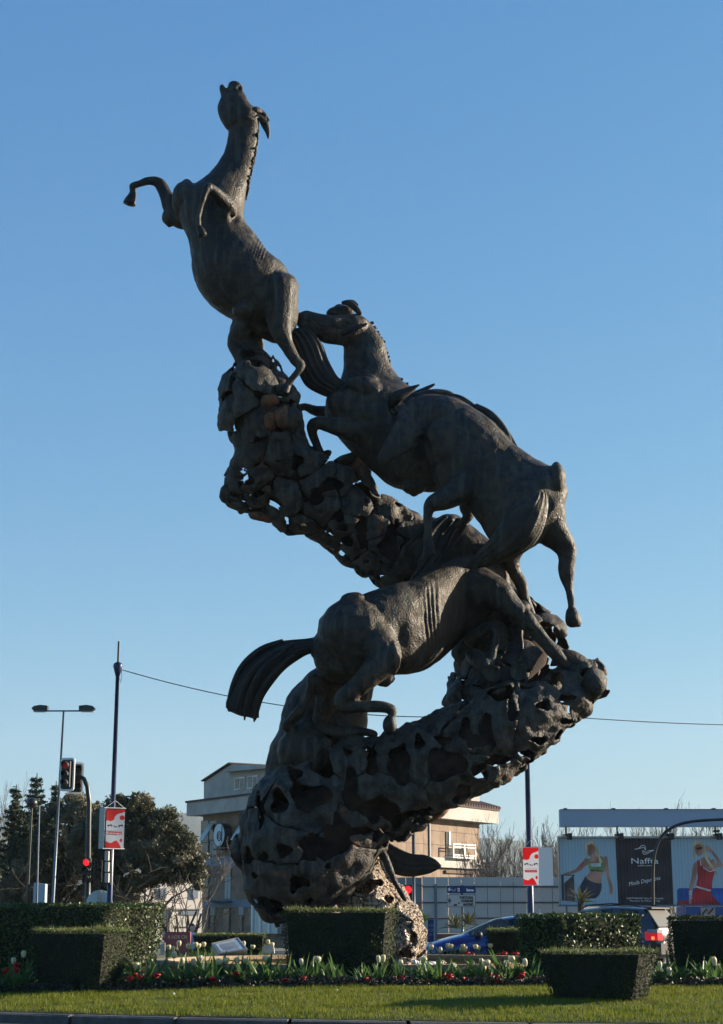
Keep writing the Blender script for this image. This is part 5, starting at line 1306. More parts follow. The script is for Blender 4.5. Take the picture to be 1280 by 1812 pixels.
# ---- billboard
FBd = Facade(Pl(988, 60), (1, -.012))
bb = thing('billboard', (FBd.hit(1135, 1540).x, 60, GZ), 'wide billboard with two women in sportswear and black Naffta panel', 'billboard')
def zx(X, Y): return (980 + X * 300 / 1280, 1420 + Y * 300 / 1280)
def zl(L, sm=True): L = [zx(*p) for p in L]; return smoothp(L) if sm else L
SK, SK2 = (.42, .22, .15), (.33, .16, .11)
L1 = [
 (zl([(60, 548), (78, 545), (78, 740), (60, 745)], False), (.05, .045, .05)), (zl([(80, 610), (155, 548), (158, 745), (80, 745)], False), (.10, .065, .06)), (zl([(58, 545), (160, 545), (160, 553), (58, 553)], False), (.05, .045, .05)),
 (zl([(240, 560), (350, 600), (348, 680), (300, 725), (190, 715), (195, 670), (183, 660)]), (.035, .035, .055)),
 (zl([(262, 430), (250, 420), (205, 465), (160, 510), (85, 535), (80, 545), (100, 548), (190, 525), (240, 485), (268, 465)]), SK),
 (zl([(262, 430), (300, 420), (370, 410), (385, 500), (360, 560), (352, 610), (290, 600), (245, 565), (275, 520)]), SK),
 (zl([(372, 415), (405, 410), (412, 470), (420, 560), (438, 630), (440, 680), (425, 695), (414, 680), (416, 640), (385, 520)]), SK),
 (zl([(248, 310), (300, 292), (330, 330), (352, 400), (372, 470), (355, 470), (335, 400), (320, 380), (265, 410), (252, 380)]), (.55, .42, .22)),
 (zl([(262, 325), (295, 315), (318, 340), (316, 375), (300, 402), (280, 405), (265, 385)]), SK2),
 (zl([(285, 395), (320, 385), (330, 440), (300, 450), (280, 440)]), SK),
 (zl([(262, 455), (300, 478), (355, 465), (378, 440), (384, 490), (376, 520), (325, 518), (275, 512)]), (.20, .31, .10)),
 (zl([(282, 462), (360, 458), (358, 484), (290, 490)], False), (.62, .68, .66)),
 (zl([(265, 425), (272, 425), (272, 460), (262, 458)], False), (.20, .31, .10)), (zl([(366, 415), (374, 418), (378, 450), (368, 450)], False), (.20, .31, .10)),
 (zl([(275, 512), (376, 517), (375, 524), (276, 519)], False), (.02, .02, .03)),
 (zl([(178, 495), (196, 486), (200, 500), (186, 508)], False), (.45, .1, .1)), (zl([(198, 478), (214, 468), (220, 482), (206, 492)], False), (.45, .1, .1)), (zl([(216, 462), (230, 452), (238, 466), (224, 476)], False), (.45, .1, .1)),
]
L3 = [
 (zl([(915, 665), (930, 648), (1300, 648), (1300, 790), (915, 790)], False), (.02, .10, .36)),
 (zl([(915, 745), (1000, 740), (1010, 790), (915, 790)]), (.30, .03, .03)),
 (zl([(1058, 640), (1165, 665), (1175, 700), (1230, 765), (1230, 790), (1010, 790), (1020, 720)]), (.38, .02, .025)),
 (zl([(1090, 440), (1045, 470), (1030, 560), (1008, 640), (1004, 720), (1000, 760), (1016, 765), (1025, 700), (1045, 620), (1075, 530)]), SK),
 (zl([(1075, 440), (1140, 430), (1185, 470), (1205, 510), (1180, 600), (1165, 660), (1065, 640), (1075, 560)]), (.42, .03, .03)),
 (zl([(1095, 430), (1150, 410), (1185, 450), (1195, 490), (1160, 510), (1120, 490)]), SK),
 (zl([(1140, 325), (1165, 330), (1215, 390), (1262, 465), (1255, 488), (1220, 490), (1200, 470), (1225, 455), (1185, 385), (1145, 365)]), SK),
 (zl([(1180, 440), (1200, 430), (1215, 470), (1205, 520), (1190, 500)]), SK),
 (zl([(1048, 310), (1080, 290), (1125, 310), (1140, 370), (1165, 440), (1215, 520), (1215, 548), (1150, 450), (1125, 400), (1070, 380), (1058, 440), (1048, 380)]), (.58, .45, .25)),
 (zl([(1060, 335), (1090, 315), (1122, 335), (1122, 370), (1108, 400), (1085, 405), (1068, 380)]), SK2),
 (zl([(1072, 345), (1115, 335), (1118, 352), (1080, 362)], False), (.02, .02, .02)),
 (zl([(1118, 488), (1165, 520), (1208, 505), (1206, 512), (1165, 528), (1116, 496)], False), (.65, .62, .6)),
 (zl([(1060, 632), (1165, 660), (1168, 668), (1150, 672), (1058, 642)], False), (.65, .62, .6)), (zl([(1095, 430), (1100, 430), (1106, 478), (1100, 478)], False), (.65, .62, .6)),
] + [(zl([(1004 + q, 672 + 16 * q // 1), (1028, 670 + 16 * q), (1028, 677 + 16 * q), (1002 + q, 680 + 16 * q)], False), (.6, .58, .55)) for q in range(4)]
def bbprint(X, Y):
    sk = np.array((.34, .46, .52)); c = paint(X, Y, sk, L1 + [((zx(472, 270), zx(886, 270), zx(886, 790), zx(478, 790)), (.028, .018, .02))], .28)
    c3 = paint(X, Y, sk, L3, .28); r_ = X > zx(886, 0)[0]; c[r_] = c3[r_]; return c
rid = lambda G: 0.022 * np.abs(((G / 0.115) % 1) * 2 - 1)
s0_ = FBd.sz(991, 1540)[0]
print_sheet('poster', bbprint, 760, 240, 991, 1484, 1330, 1601, FBd, bb, .10, rid, 'sportswear poster on upright slats')
FBd.pxbox('frame', 'alu', bb, 988, 1480, 1331, 1483.5, -.2, .18); FBd.pxbox('frame', 'pole_grey', bb, 988, 1601, 1331, 1604, -.2, .2); FBd.pxbox('frame', 'alu', bb, 987, 1480, 990.5, 1604, -.2, .2)
FBd.pxbox('backing', 'alu', bb, 991, 1484, 1331, 1601, -.25, .05)
FBd.pxbox('header', 'board_grey', bb, 990, 1434, 1331, 1463.5, -.2, .35)
FBd.pxbox('header_edge', 'steel_dark', bb, 990, 1432.8, 1331, 1434, -.22, .37)
for x in (1000, 1085, 1178, 1262, 1320): FBd.pxbox('clip', 'black', bb, x - 3, 1430.5, x + 3, 1433, -.1, .2)
for i, x in enumerate((1000, 1090, 1178, 1263)):
    root = FBd.pxbox('floodlight', 'black', bb, x + 2, 1476, x + 9, 1487, .3, .75)
    FBd.pxbox('bracket', 'black', root, x - 1, 1463, x + 2, 1480, .2, .3); FBd.pxbox('arm', 'black', root, x - 5, 1477, x + 4, 1480, .31, .42); FBd.pxbox('hood', 'black', root, x - 4, 1470, x + 6, 1473, .22, .5) if i > 1 else None
for x in (1002, 1105, 1210, 1300): FBd.pxbox('leg', 'pole_grey', bb, x, 1604, x + 4, 1660, -.2, 0)
ux = FBd.d
def pxs(n): return n / SC(60)
def bt(body, x, y, hpx, wpx, m='white', shear=0, off=.135): text('lettering', body, FBd.hit(x, y), ux, pxs(hpx), m, bb, off=off, shear=shear, width=pxs(wpx))
bt('Naffta', *zx(577, 462), 14, 205 * .2344); bt('naffta.com', *zx(628, 482), 4, 105 * .2344); 
bt('NAFFTASHOP: Gran Via, Travesia', *zx(547, 730), 4.2, 275 * .2344); bt('Marques de Valterra, Vigo', *zx(570, 748), 3.6, 230 * .2344)
o = text('lettering', 'Moda Deportiva', FBd.hit(*zx(562, 632)), Vector((ux.x, ux.y, .20)), pxs(10), 'white', bb, off=.135, shear=.35, width=pxs(245 * .2344), up=Vector((-.2, 0, 1)).normalized())
def stroke(pts, wd, m):
    mb = MB(); P = [FBd.hit(*zx(*p)) + FBd.n * .14 for p in catmull(np.array(pts, float), 6)[:, :2]]; mb.tube(P, wd, 5); return mb.build('logo_stroke', m, bb)
stroke([(607, 355), (640, 345), (662, 325), (684, 330), (690, 362), (675, 340), (655, 345), (607, 355)], .012, 'white'); stroke([(668, 362), (672, 388), (695, 390), (722, 375), (750, 362), (715, 366), (690, 378), (668, 362)], .012, 'white')
ct = thing('blue_container', (W(1250, 1625, 63).x, 63, GZ), 'blue container under the right part of the billboard', 'container'); FC = Facade(Pl(1215, 64), (1, 0))
FC.pxbox('body', 'container', ct, 1214, 1604.5, 1345, 1660, -2, 0); FC.pxbox('panel', 'offwhite', ct, 1240, 1606, 1266, 1621, 0.003, .03)
for x in range(1218, 1345, 9): FC.pxbox('rib', 'container', ct, x, 1622, x + 4, 1659, .0, .04)
stroke_m = MB(); stroke_m.tube([FC.hit(x, y) + FC.n * .05 for x, y in ((1243, 1618), (1250, 1608), (1254, 1617), (1262, 1607))], .03, 5); stroke_m.build('graffiti', 'black', ct)

# ================================================================ POLES, BANNERS, LIGHTS
def banner(label, x0, y0, x1, y1, Y, side, seed, fl):
    """two-sided pole banner: printed front sheet and plain side sheet"""
    fc = Facade(Pl((x0 + x1) / 2, Y), fl); root = thing('banner', fc.hit((x0 + x1) / 2, y1), label, 'banner', 'event banners on the blue poles')
    def Q(u, v): return (x0 + u * (x1 - x0), y0 + v * (y1 - y0))
    RED, PUR = (.62, .012, .015), (.02, .015, .06)
    Ls = [(smoothp([Q(*p) for p in ((-.1, -.05), (1.1, -.05), (1.1, .06), (.85, .12), (.62, .15), (.48, .21), (.42, .29), (.28, .325), (.1, .32), (-.1, .28))]), RED),
          ([Q(.86 + .14 * math.cos(a / 16 * 6.283), .24 + .062 * math.sin(a / 16 * 6.283)) for a in range(16)], RED), ([Q(.84 + .07 * math.cos(a / 16 * 6.283), .795 + .045 * math.sin(a / 16 * 6.283)) for a in range(16)], RED),
          (smoothp([Q(*p) for p in ((-.1, 1.1), (-.05, .84), (.1, .84), (.3, .865), (.45, .82), (.58, .80), (.72, .86), (.85, .98), (.85, 1.1))]), RED),
          ([Q(*p) for p in ((.10, .59), (.90, .59), (.86, .615), (.90, .635), (.88, .655), (.12, .655), (.10, .63))], (.55, .03, .04))]
    for cx, s in ((.2, 1), (.8, 1)):   # cattle silhouettes
        Ls.append(([Q(cx + a * .13 * s, .44 + b * .02) for a, b in ((-1, -.3), (-.8, -1.1), (.5, -1.3), (1, -1.2), (1, 1.6), (.8, 1.6), (.75, .3), (-.3, .5), (-.5, 1.7), (-.7, 1.7), (-.75, .5), (-1, .6))], PUR))
    Ls.append(([Q(.5 + a * .12, .455 + b * .018) for a, b in ((-1, -1.6), (-.5, -1.2), (-.2, -.3), (.6, -.1), (1, 0), (1, 1), (.4, 1.3), (-.3, 1.1), (-.7, .2))], PUR))
    print_sheet('front_sheet', lambda X, Y_: paint(X, Y_, (.60, .61, .64), Ls), 50, 90, x0, y0, x1, y1, fc, root, .12, None, wave=.006).data.materials[0] = M['cloth_print']
    w_ = fc.sz(x1, y0)[0] - fc.sz(x0, y0)[0]; zt_, zb_ = fc.sz(x0, y0)[1], fc.sz(x0, y1)[1]
    text('lettering', 'KIFIDIEY', fc.p + fc.d * (fc.sz(x0, y0)[0] + w_ * .16) + fc.n * .13 + Vector((0, 0, zb_ + (zt_ - zb_) * .355)), fc.d, (zt_ - zb_) * .055, 'white', root, width=w_ * .68)
    text('lettering', 'C O M E R C I A L', fc.p + fc.d * (fc.sz(x0, y0)[0] + w_ * .1) + fc.n * .13 + Vector((0, 0, zb_ + (zt_ - zb_) * .43)), fc.d, (zt_ - zb_) * .03, 'black', root, width=w_ * .8)
    sx = fc.sz(x0 if side < 0 else x1, y0)[0]
    a = fc.p + fc.d * sx + fc.n * .12; b = a + fc.d * (side * .10 if side < 0 else .36) - fc.n * (.16 if side < 0 else .22)
    for nm, p, q in (('side_sheet', a, b),):
        nn = (q - p).cross(Vector((0, 0, 1))).normalized() * .004
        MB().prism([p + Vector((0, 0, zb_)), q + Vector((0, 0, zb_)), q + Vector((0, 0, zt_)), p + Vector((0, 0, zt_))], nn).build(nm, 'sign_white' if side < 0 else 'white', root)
    for z in (zt_, zb_):
        MB().tube([fc.p + fc.d * (fc.sz(x0, y0)[0] - .03) + fc.n * .125 + Vector((0, 0, z)), fc.p + fc.d * (fc.sz(x1, y0)[0] + .03) + fc.n * .125 + Vector((0, 0, z))], .014, 6).build('bar', 'white', root)
    mid = fc.p + fc.d * (fc.sz((x0 + x1) / 2, y0)[0]) + fc.n * .12
    for e in (x0, x1): MB().tube([mid + Vector((0, 0, zt_ + .2)), fc.p + fc.d * fc.sz(e, y0)[0] + fc.n * .12 + Vector((0, 0, zt_))], .005, 4).build('cord', 'white', root)
YL = 45.0
def bpole(label, xt, yt, xc, yc, xb, Y, zb, r0, r1):
    t, c = W(xt, yt, Y), W(xc, yc, Y); b = Vector((c.x, Y, zb))
    root = thing('banner_pole', b, label, 'pole', 'tall blue banner poles')
    MB().tube([b, (b + c) / 2, c], [r0, (r0 + r1) / 2, r1], 12).build('shaft', 'pole_blue', root, True)
    MB().lathe(c, [(r1, -.32), (.11, -.1), (.135, .0), (.115, .06), (.05, .1), (.02, .12)], 16).build('cap', 'pole_blue', root, True)
    MB().tube([c + Vector((0, 0, .1)), Vector((c.x, Y, t.z))], [.032, .03], 8).build('spike', 'pole_dark', root)
    MB().lathe(b, [(r0 + .06, 0), (r0 + .05, .3), (r0 + .01, .36), (r0, .38)], 12).build('base_collar', 'pole_blue', root, True)
    return c, b
cL, bL = bpole('tall blue banner pole on the left with a funnel-shaped cap', 211, 1135, 209, 1178, 197, YL, 0.12, .085, .05)
cR, bR = bpole('tall blue banner pole on the right, its top hidden by the monument', 930, 1225, 931, 1262, 947, 47.0, 0.12, .10, .06)
banner('red and white event banner on the left blue pole', 184, 1430, 219, 1502, YL - .25, -1, 1, (1, .5))
banner('red and white event banner on the right blue pole, white side sheet lit', 928, 1500, 954, 1567, 46.6, 1, 2, (1, -.25))
def cable(p, q, sag, name, label):
    pts = [p.lerp(q, i / 24) - Vector((0, 0, sag * 4 * (i / 24) * (1 - i / 24))) for i in range(25)]
    tag(MB().tube(pts, .014, 5).build(name, 'cable', None, True), label, 'cable')
cable(cL + Vector((.07, 0, -.1)), Vector((cR.x, cR.y, cR.z - .0)), .55, 'overhead_cable', 'thin overhead cable strung from the left pole cap behind the monument')
cable(cR, W(1420, 1284, 52), .1, 'overhead_cable', 'thin overhead cable running from the monument to the right edge')
MB_ = MB().tube([W(215, 1185, YL), W(216, 1195, YL), W(214, 1208, YL), W(212, 1200, YL)], .008, 4); o = MB_.build('cable_loop', 'cable'); tag(o, 'short loop of cable hanging under the left pole cap', 'cable')
# box on the left pole
MB().box(-.05, .05, -.06, .06, -.1, 0)
# twin-arm street lamp
Yt = 62; t = W(113, 1257, Yt); b = Vector((t.x - .12, Yt, GZ)); sl = thing('street_lamp', b, 'slender street lamp with two flat heads on a crossbar', 'street lamp')
MB().tube([b, t], [.07, .035], 10).build('post', 'pole_grey', sl, True)
MB().tube([W(84, 1258, Yt), W(142, 1258, Yt)], .03, 8).build('crossbar', 'pole_grey', sl)
for x0, x1 in ((57, 85), (141, 169)):
    a, c = W(x0, 1254, Yt), W(x1, 1254, Yt); L = c.x - a.x; xo = x0 < 100
    pr = [(0, .0), (.12, -.08), (1, -.10), (1, .10), (.55, .13), (.15, .09)] if xo else [(1, .0), (.88, -.08), (0, -.10), (0, .10), (.45, .13), (.85, .09)]
    o = MB().prism([Vector((a.x + u * L, Yt - .15, a.z + z)) for u, z in pr], (0, .3, 0)).build('lamp_head', 'pole_dark', sl)
    MB().box(a.x + .12 * L, a.x + .88 * L, Yt - .12, Yt + .12, a.z - .125, a.z - .10).build('lens', 'clear', o)
# globe lamps
for x, y, lab in ((57, 1421, 'dark globe lamp in front of the conifers on the left'), (262, 1413, 'dark globe lamp just above the olive tree')):
    Y = 52 if x < 100 else 72; c = W(x, y, Y); root = thing('globe_lamp', (c.x, Y, GZ), lab, 'street lamp')
    MB().lathe(c, [(.01, -.17), (.1, -.14), (.16, -.06), (.175, 0), (.16, .07), (.1, .14), (.01, .17)], 18).build('globe', 'pole_dark', root, True)
    MB().tube([(c.x, Y, GZ), c - Vector((0, 0, .16))], [.045, .03], 8).build('post', 'pole_dark', root)
# thin pole and cabinet at the left
p = W(70, 1425, 50); q = W(65, 1650, 50); tag(MB().tube([Vector((q.x, 50, .1)), p], [.035, .02], 8).build('thin_pole', 'pole_grey'), 'thin pale pole beside the grey cabinet on the left', 'pole')
cb = thing('utility_cabinet', (W(69, 1600, 52).x, 52, .1), 'pale blue-grey panel standing behind the large left hedge', 'cabinet')
o = MB().prism([W(x, y, 52) for x, y in ((56, 1640), (60, 1562), (81, 1564), (78, 1640))], (0, .35, 0)).build('body', mat('pale_cabinet', (.33, .43, .50), .5), cb); bevel(o, .02)
for y in (1575, 1590):
    MB().lathe(W(78, y, 51.99), [(.02, -.02), (.02, .0)], 8, 'y').build('bolt', 'steel_dark', cb)
# traffic lights
def signal(label, x0, y0, x1, y1, Y, lit, facing=0.0, board=True, n=3, rot=0.0):
    a, b = W(x0, y0, Y), W(x1, y1, Y); cx, cz = (a.x + b.x) / 2, (a.z + b.z) / 2; w_, h_ = b.x - a.x, a.z - b.z
    root = thing('traffic_light', (cx, Y, cz), label, 'traffic light')
    Rm = Matrix.Translation((cx, Y, cz)) @ Matrix.Rotation(rot, 4, 'Z')
    def T(mb): mb.v = [tuple(Rm @ Vector(p)) for p in mb.v]; return mb
    def rrect(hw, hh, r_, n_=5):
        out = []
        for cx_, cz_, a0 in ((hw - r_, hh - r_, 0), (-hw + r_, hh - r_, 90), (-hw + r_, -hh + r_, 180), (hw - r_, -hh + r_, 270)):
            for k in range(n_ + 1): an = R(a0 + 90 * k / n_); out.append(Vector((cx_ + r_ * math.cos(an), 0, cz_ + r_ * math.sin(an))))
        return out
    hw, hh = w_ / 2, h_ / 2
    if board:
        T(MB().prism([p + Vector((0, .0, 0)) for p in rrect(hw, hh, hw * .38)], (0, .02, 0))).build('backboard', 'black', root)
        outer, inner = rrect(hw, hh, hw * .38), rrect(hw * .78, hh * .88, hw * .28); m_ = MB(); k_ = len(outer)
        vs = [p + Vector((0, -.022, 0)) for p in outer] + [p + Vector((0, -.022, 0)) for p in inner] + [p + Vector((0, .03, 0)) for p in outer]
        m_.add(vs, [(i, (i + 1) % k_, (i + 1) % k_ + k_, i + k_) for i in range(k_)] + [(i, i + 2 * k_, (i + 1) % k_ + 2 * k_, (i + 1) % k_) for i in range(k_)]); T(m_).build('white_border', 'white', root)
    bw, bh = (hw * .62, hh * .80) if board else (hw, hh)
    o = T(MB().box(-bw, bw, -.14, -.023, -bh, bh)).build('housing', 'black', root); bevel(o, .02)
    for k in range(n):
        z = bh * (1 - (2 * k + 1) / n); r_ = min(bw * .82, bh / n * .8)
        T(MB().lathe((0, 0, z), [(r_, -.139), (r_ * .9, -.155), (r_ * .4, -.163), (.002, -.165)], 18, 'y')).build('lens', lit if k == 0 and lit else 'lens_off', root)
        vs = []; nn = 12
        for e, rr_ in ((-.138, r_ * 1.08), (-.30, r_ * 1.05)):
            for i in range(nn + 1): an = math.pi * (-.12 + 1.24 * i / nn); vs.append((rr_ * math.cos(an), e if 2 < i < nn - 2 else max(e, -.24), z + rr_ * math.sin(an)))
        o = T(MB()).v; m_ = MB(); m_.add(vs, [(i, i + 1, i + nn + 2, i + nn + 1) for i in range(nn)]); o = T(m_).build('visor', 'black', root); sd = o.modifiers.new('t', 'SOLIDIFY'); sd.thickness = .008
    return root
Yg = 50
signal('white-edged traffic light on the arm, nearer of the pair, dim red', 107, 1341, 132, 1400, Yg - .3, 'red_dim', rot=-.25)
signal('white-edged traffic light behind the nearer one on the arm, unlit', 124, 1349, 147, 1405, Yg + .4, None, rot=.35)
ma = thing('signal_mast', (W(155, 1640, Yg).x, Yg, .1), 'dark mast whose curved arm carries the pair of traffic lights', 'pole')
MB().tube([Vector((W(155, 1640, Yg).x, Yg, .1)), W(156, 1560, Yg), W(157, 1460, Yg), W(158, 1420, Yg), W(155, 1392, Yg), W(149, 1378, Yg), W(142, 1374, Yg + .1), W(128, 1373, Yg + .2)], [.09, .085, .08, .075, .07, .065, .06, .05], 12).build('mast', 'pole_dark', ma, True)
signal('low traffic light with a lit red lamp on the signal mast', 148, 1519, 162, 1562, Yg - .2, 'red_on', board=False, rot=-.1)
signal('dark unlit traffic light right of the lit low one', 167, 1522, 180, 1562, Yg - .1, None, board=False, rot=.2)
sb = thing('traffic_light', W(190, 1534, 45.3), 'edge-on traffic light with white segments clamped to the left blue pole', 'traffic light')
for k in range(3):
    y0 = 1506 + k * 19.5; a, b = W(186.5, y0, 44.7), W(193, y0 + 17, 44.7)
    bevel(MB().box(a.x, b.x, 44.62, 44.8, b.z, a.z).build('housing', 'sign_white', sb), .015)
a, b = W(192, 1503, 44.85), W(196, 1565, 44.85); MB().box(a.x, b.x, 44.81, 44.88, b.z, a.z).build('bracket', 'black', sb)
# round sign seen from behind
rs = thing('round_sign', (W(176, 1640, 48).x, 48, .1), 'back of a round road sign with a vertical strap, behind the left hedge', 'sign')
c = W(176, 1599, 48); rr = 23.5 / SC(48)
MB().lathe(c, [(rr, .02), (rr, -.012), (rr * .96, -.018), (.002, -.02)], 40, 'y').build('disc', mat('sign_back', (.40, .44, .45), .5, .3), rs, True)
MB().box(c.x - .05, c.x + .05, 47.93, 47.978, c.z - rr, c.z + rr).build('strap', 'alu', rs); MB().tube([(c.x, 48.06, .1), (c.x, 48.06, c.z + rr * .5)], .035, 8).build('post', 'pole_grey', rs)
MB().box(c.x - rr * .75, c.x + rr * .75, 47.94, 47.979, c.z - .1, c.z - .02).build('crossbar', 'alu', rs)
# centre pole with pedestrian light
t = W(731.5, 1470, 52); pp = thing('lamp_post', (t.x, 52, .1), 'thin grey-blue post behind the red pedestrian light', 'pole')
MB().tube([(t.x, 52, .1), t], [.055, .045], 10).build('shaft', 'pole_grey', pp, True)
signal('pedestrian light showing red right of the monument foot', 714, 1566, 730, 1600, 51.5, 'red_on', board=False, n=2)
# direction signs
Yd = 56
ds = thing('direction_sign', (W(818, 1640, Yd).x, Yd, .1), 'road sign post with blue Baiona sign above white Portugal, Ourense, Madrid sign', 'sign')
FD = Facade((0, Yd), (1, 0))
MB().tube([(W(818.5, 1640, Yd).x, Yd + .06, .1), W(818.5, 1566, Yd) + Vector((0, .06, 0))], .045, 10).build('post', 'pole_grey', ds, True)
def panel(x0, y0, x1, y1, m, edge):
    FD.pxbox('sign_panel', edge, ds, x0, y0, x1, y1, 0, .04); return FD.pxbox('sign_face', m, ds, x0 + .7, y0 + .7, x1 - .7, y1 - .7, .041, .046)
panel(791.5, 1567.5, 842, 1580.5, 'sign_blue', 'pole_blue'); panel(791, 1583, 842, 1605, 'sign_white', 'black')
sd_ = SC(Yd)
def dt(body, x, y, h, w_, m): text('lettering', body, FD.hit(x, y), (1, 0, 0), h / sd_, m, ds, off=.05, width=w_ / sd_, bold=.006)
dt('PORTUGAL', 813.5, 1590.5, 6, 24.5, 'black'); dt('OURENSE', 815.5, 1596.5, 6, 22.5, 'black'); dt('MADRID', 820, 1602.7, 6, 18, 'black'); dt('Baiona', 825.5, 1577, 6, 13, 'white'); dt('A-57', 800, 1577, 5.5, 8, 'clear')
def arrow(x, y, L, h, m):
    for P in ([(0, 0), (L, 0)], [(0, 0), (L * .45, -h)], [(0, 0), (L * .45, h)]):
        MB().tube([FD.hit(x + a, y + b) + FD.n * .052 for a, b in P], .017, 5).build('arrow', m, ds)
arrow(793.5, 1574, 5.5, 3, 'white'); arrow(793.8, 1594, 5.5, 4, 'black')
FD.pxbox('symbol', 'white', ds, 810, 1571.5, 813.5, 1577.5, .047, .052); FD.pxbox('symbol', 'red_petal', ds, 811, 1573, 812.5, 1576, .053, .056)
FD.pxbox('symbol', 'black', ds, 803, 1600, 809, 1603, .047, .05); FD.pxbox('symbol', 'black', ds, 810.5, 1597, 814, 1599, .047, .05)
# blue totem
tm = thing('blue_totem', (W(764, 1650, 48).x, 48, .1), 'narrow blue information totem with pale letters beside the monument foot', 'sign')
a, b = W(757.5, 1627, 48), W(770, 1664, 48)
MB().box(a.x, b.x - .03, 48, 48.12, .1, a.z).build('body', 'sign_blue', tm); MB().box(b.x - .03, b.x, 47.98, 48.14, .1, a.z + .01).build('edge', 'board_grey', tm)
for i, s_ in enumerate(('A 55', 'U 20', 'O I')): text('lettering', s_, W(759, 1640 + i * 8, 47.99), (1, 0, 0), .11, 'board_grey', tm, off=.004, width=.13)
# curved lamp column before the billboard
cl = thing('curved_lamp_post', (W(1156, 1640, 50).x, 50, .1), 'dark lamp post with a long curved arm in front of the billboard', 'street lamp')
P = [(1156, 1640), (1156, 1600), (1156, 1540), (1159, 1510), (1167, 1487), (1181, 1470), (1202, 1459), (1232, 1453), (1280, 1450), (1340, 1448)]
MB().tube([W(x, y, 50) for x, y, _ in catmull(np.array([(x, y, 0) for x, y in P], float), 5)], .045, 10).build('column', 'pole_dark', cl, True)
MB().prism([W(x, y, 49.8) for x, y in ((1338, 1446), (1375, 1444), (1378, 1449), (1368, 1453), (1338, 1452))], (0, .3, 0)).build('lamp_head', 'pole_dark', cl)
# maroon stone sign and woman
ms = thing('maroon_sign_wall', (W(312, 1665, 55).x, 55, .1), 'maroon stone name wall with gold letters, left of the walking woman', 'sign')
MB().prism([W(x, y, 55) for x, y in ((291, 1690), (291, 1653), (296, 1649), (337, 1649), (337, 1690))], (0, .3, 0)).build('slab', 'maroon', ms)
text('lettering', 'A UOX CN', W(297, 1661, 54.99), (1, 0, 0), .16, 'gold', ms, off=.006, width=34 / SC(55))
MB().prism([W(x, y, 54.6) for x, y in ((284, 1690), (284, 1672), (292, 1668), (292, 1690))], (0, .3, 0)).build('pedestal', 'alu', ms)
Yw = 56; wp = W(341, 1636, Yw); zh = wp.z; z0 = zh - 1.66
wm = thing('person', (wp.x, Yw, z0), 'woman with long dark hair in a pale blue top and dark jeans walking', 'person')
def mr(pts, N=12, kd=.8):
    out = []; th = np.arange(N) * 2 * math.pi / N
    P = catmull(np.array(pts, float), 3)
    for i, (x, y, z, r_) in enumerate(P):
        t_ = P[min(i + 1, len(P) - 1), :3] - P[max(i - 1, 0), :3]; t_ /= np.linalg.norm(t_) + 1e-9
        u = np.cross(t_, [0, 1., 0]); u /= np.linalg.norm(u) + 1e-9; v_ = np.cross(t_, u)
        out.append(np.array([wp.x + x, Yw + y, z0 + z]) + r_ * (np.cos(th)[:, None] * u + kd * np.sin(th)[:, None] * v_))
    return out
organic('body', [mr([(0, 0, 1.62, .05), (0, 0, 1.58, .085), (0, -.01, 1.50, .085), (0, -.01, 1.44, .06), (0, 0, 1.38, .05)]), mr([(0, 0, 1.36, .10), (0, 0, 1.28, .17), (0, 0, 1.1, .14), (0, 0, 1.0, .14), (0, 0, .88, .17)], kd=.6),
    mr([(-.08, 0, .9, .10), (-.09, -.05, .5, .065), (-.1, .03, .1, .045), (-.1, .0, .05, .05), (-.1, -.14, .03, .03)]), mr([(.08, 0, .9, .10), (.08, .10, .5, .065), (.09, .18, .12, .045), (.09, .12, .04, .04)]),
    mr([(-.17, 0, 1.32, .05), (-.23, .02, 1.1, .042), (-.25, -.04, .86, .032), (-.25, -.07, .76, .03)]), mr([(.17, 0, 1.32, .05), (.22, .0, 1.1, .042), (.2, -.08, .9, .032), (.17, -.12, .82, .03)])], 'skin', wm, voxel=.018, smooth=2, amp=0)
organic('top', [mr([(0, 0, 1.35, .12), (0, 0, 1.27, .19), (0, 0, 1.1, .165), (0, 0, .95, .175), (0, 0, .88, .18)], kd=.65), mr([(-.17, 0, 1.33, .062), (-.23, .02, 1.1, .056), (-.25, -.03, .9, .045)]), mr([(.17, 0, 1.33, .062), (.22, 0, 1.1, .056), (.205, -.06, .92, .045)])], 'shirt', wm, voxel=.02, smooth=2, amp=0)
organic('jeans', [mr([(0, 0, .95, .16), (0, 0, .85, .18)], kd=.65), mr([(-.08, 0, .86, .11), (-.09, -.05, .5, .08), (-.1, .03, .1, .065)]), mr([(.08, 0, .86, .11), (.08, .10, .5, .08), (.09, .18, .14, .065)])], 'jeans', wm, voxel=.02, smooth=2, amp=0)
organic('hair', [mr([(0, .01, 1.66, .06), (0, .03, 1.58, .105), (0, .05, 1.45, .11), (.01, .07, 1.3, .09), (.01, .08, 1.18, .05)])], 'hair', wm, voxel=.02, smooth=2, amp=0)
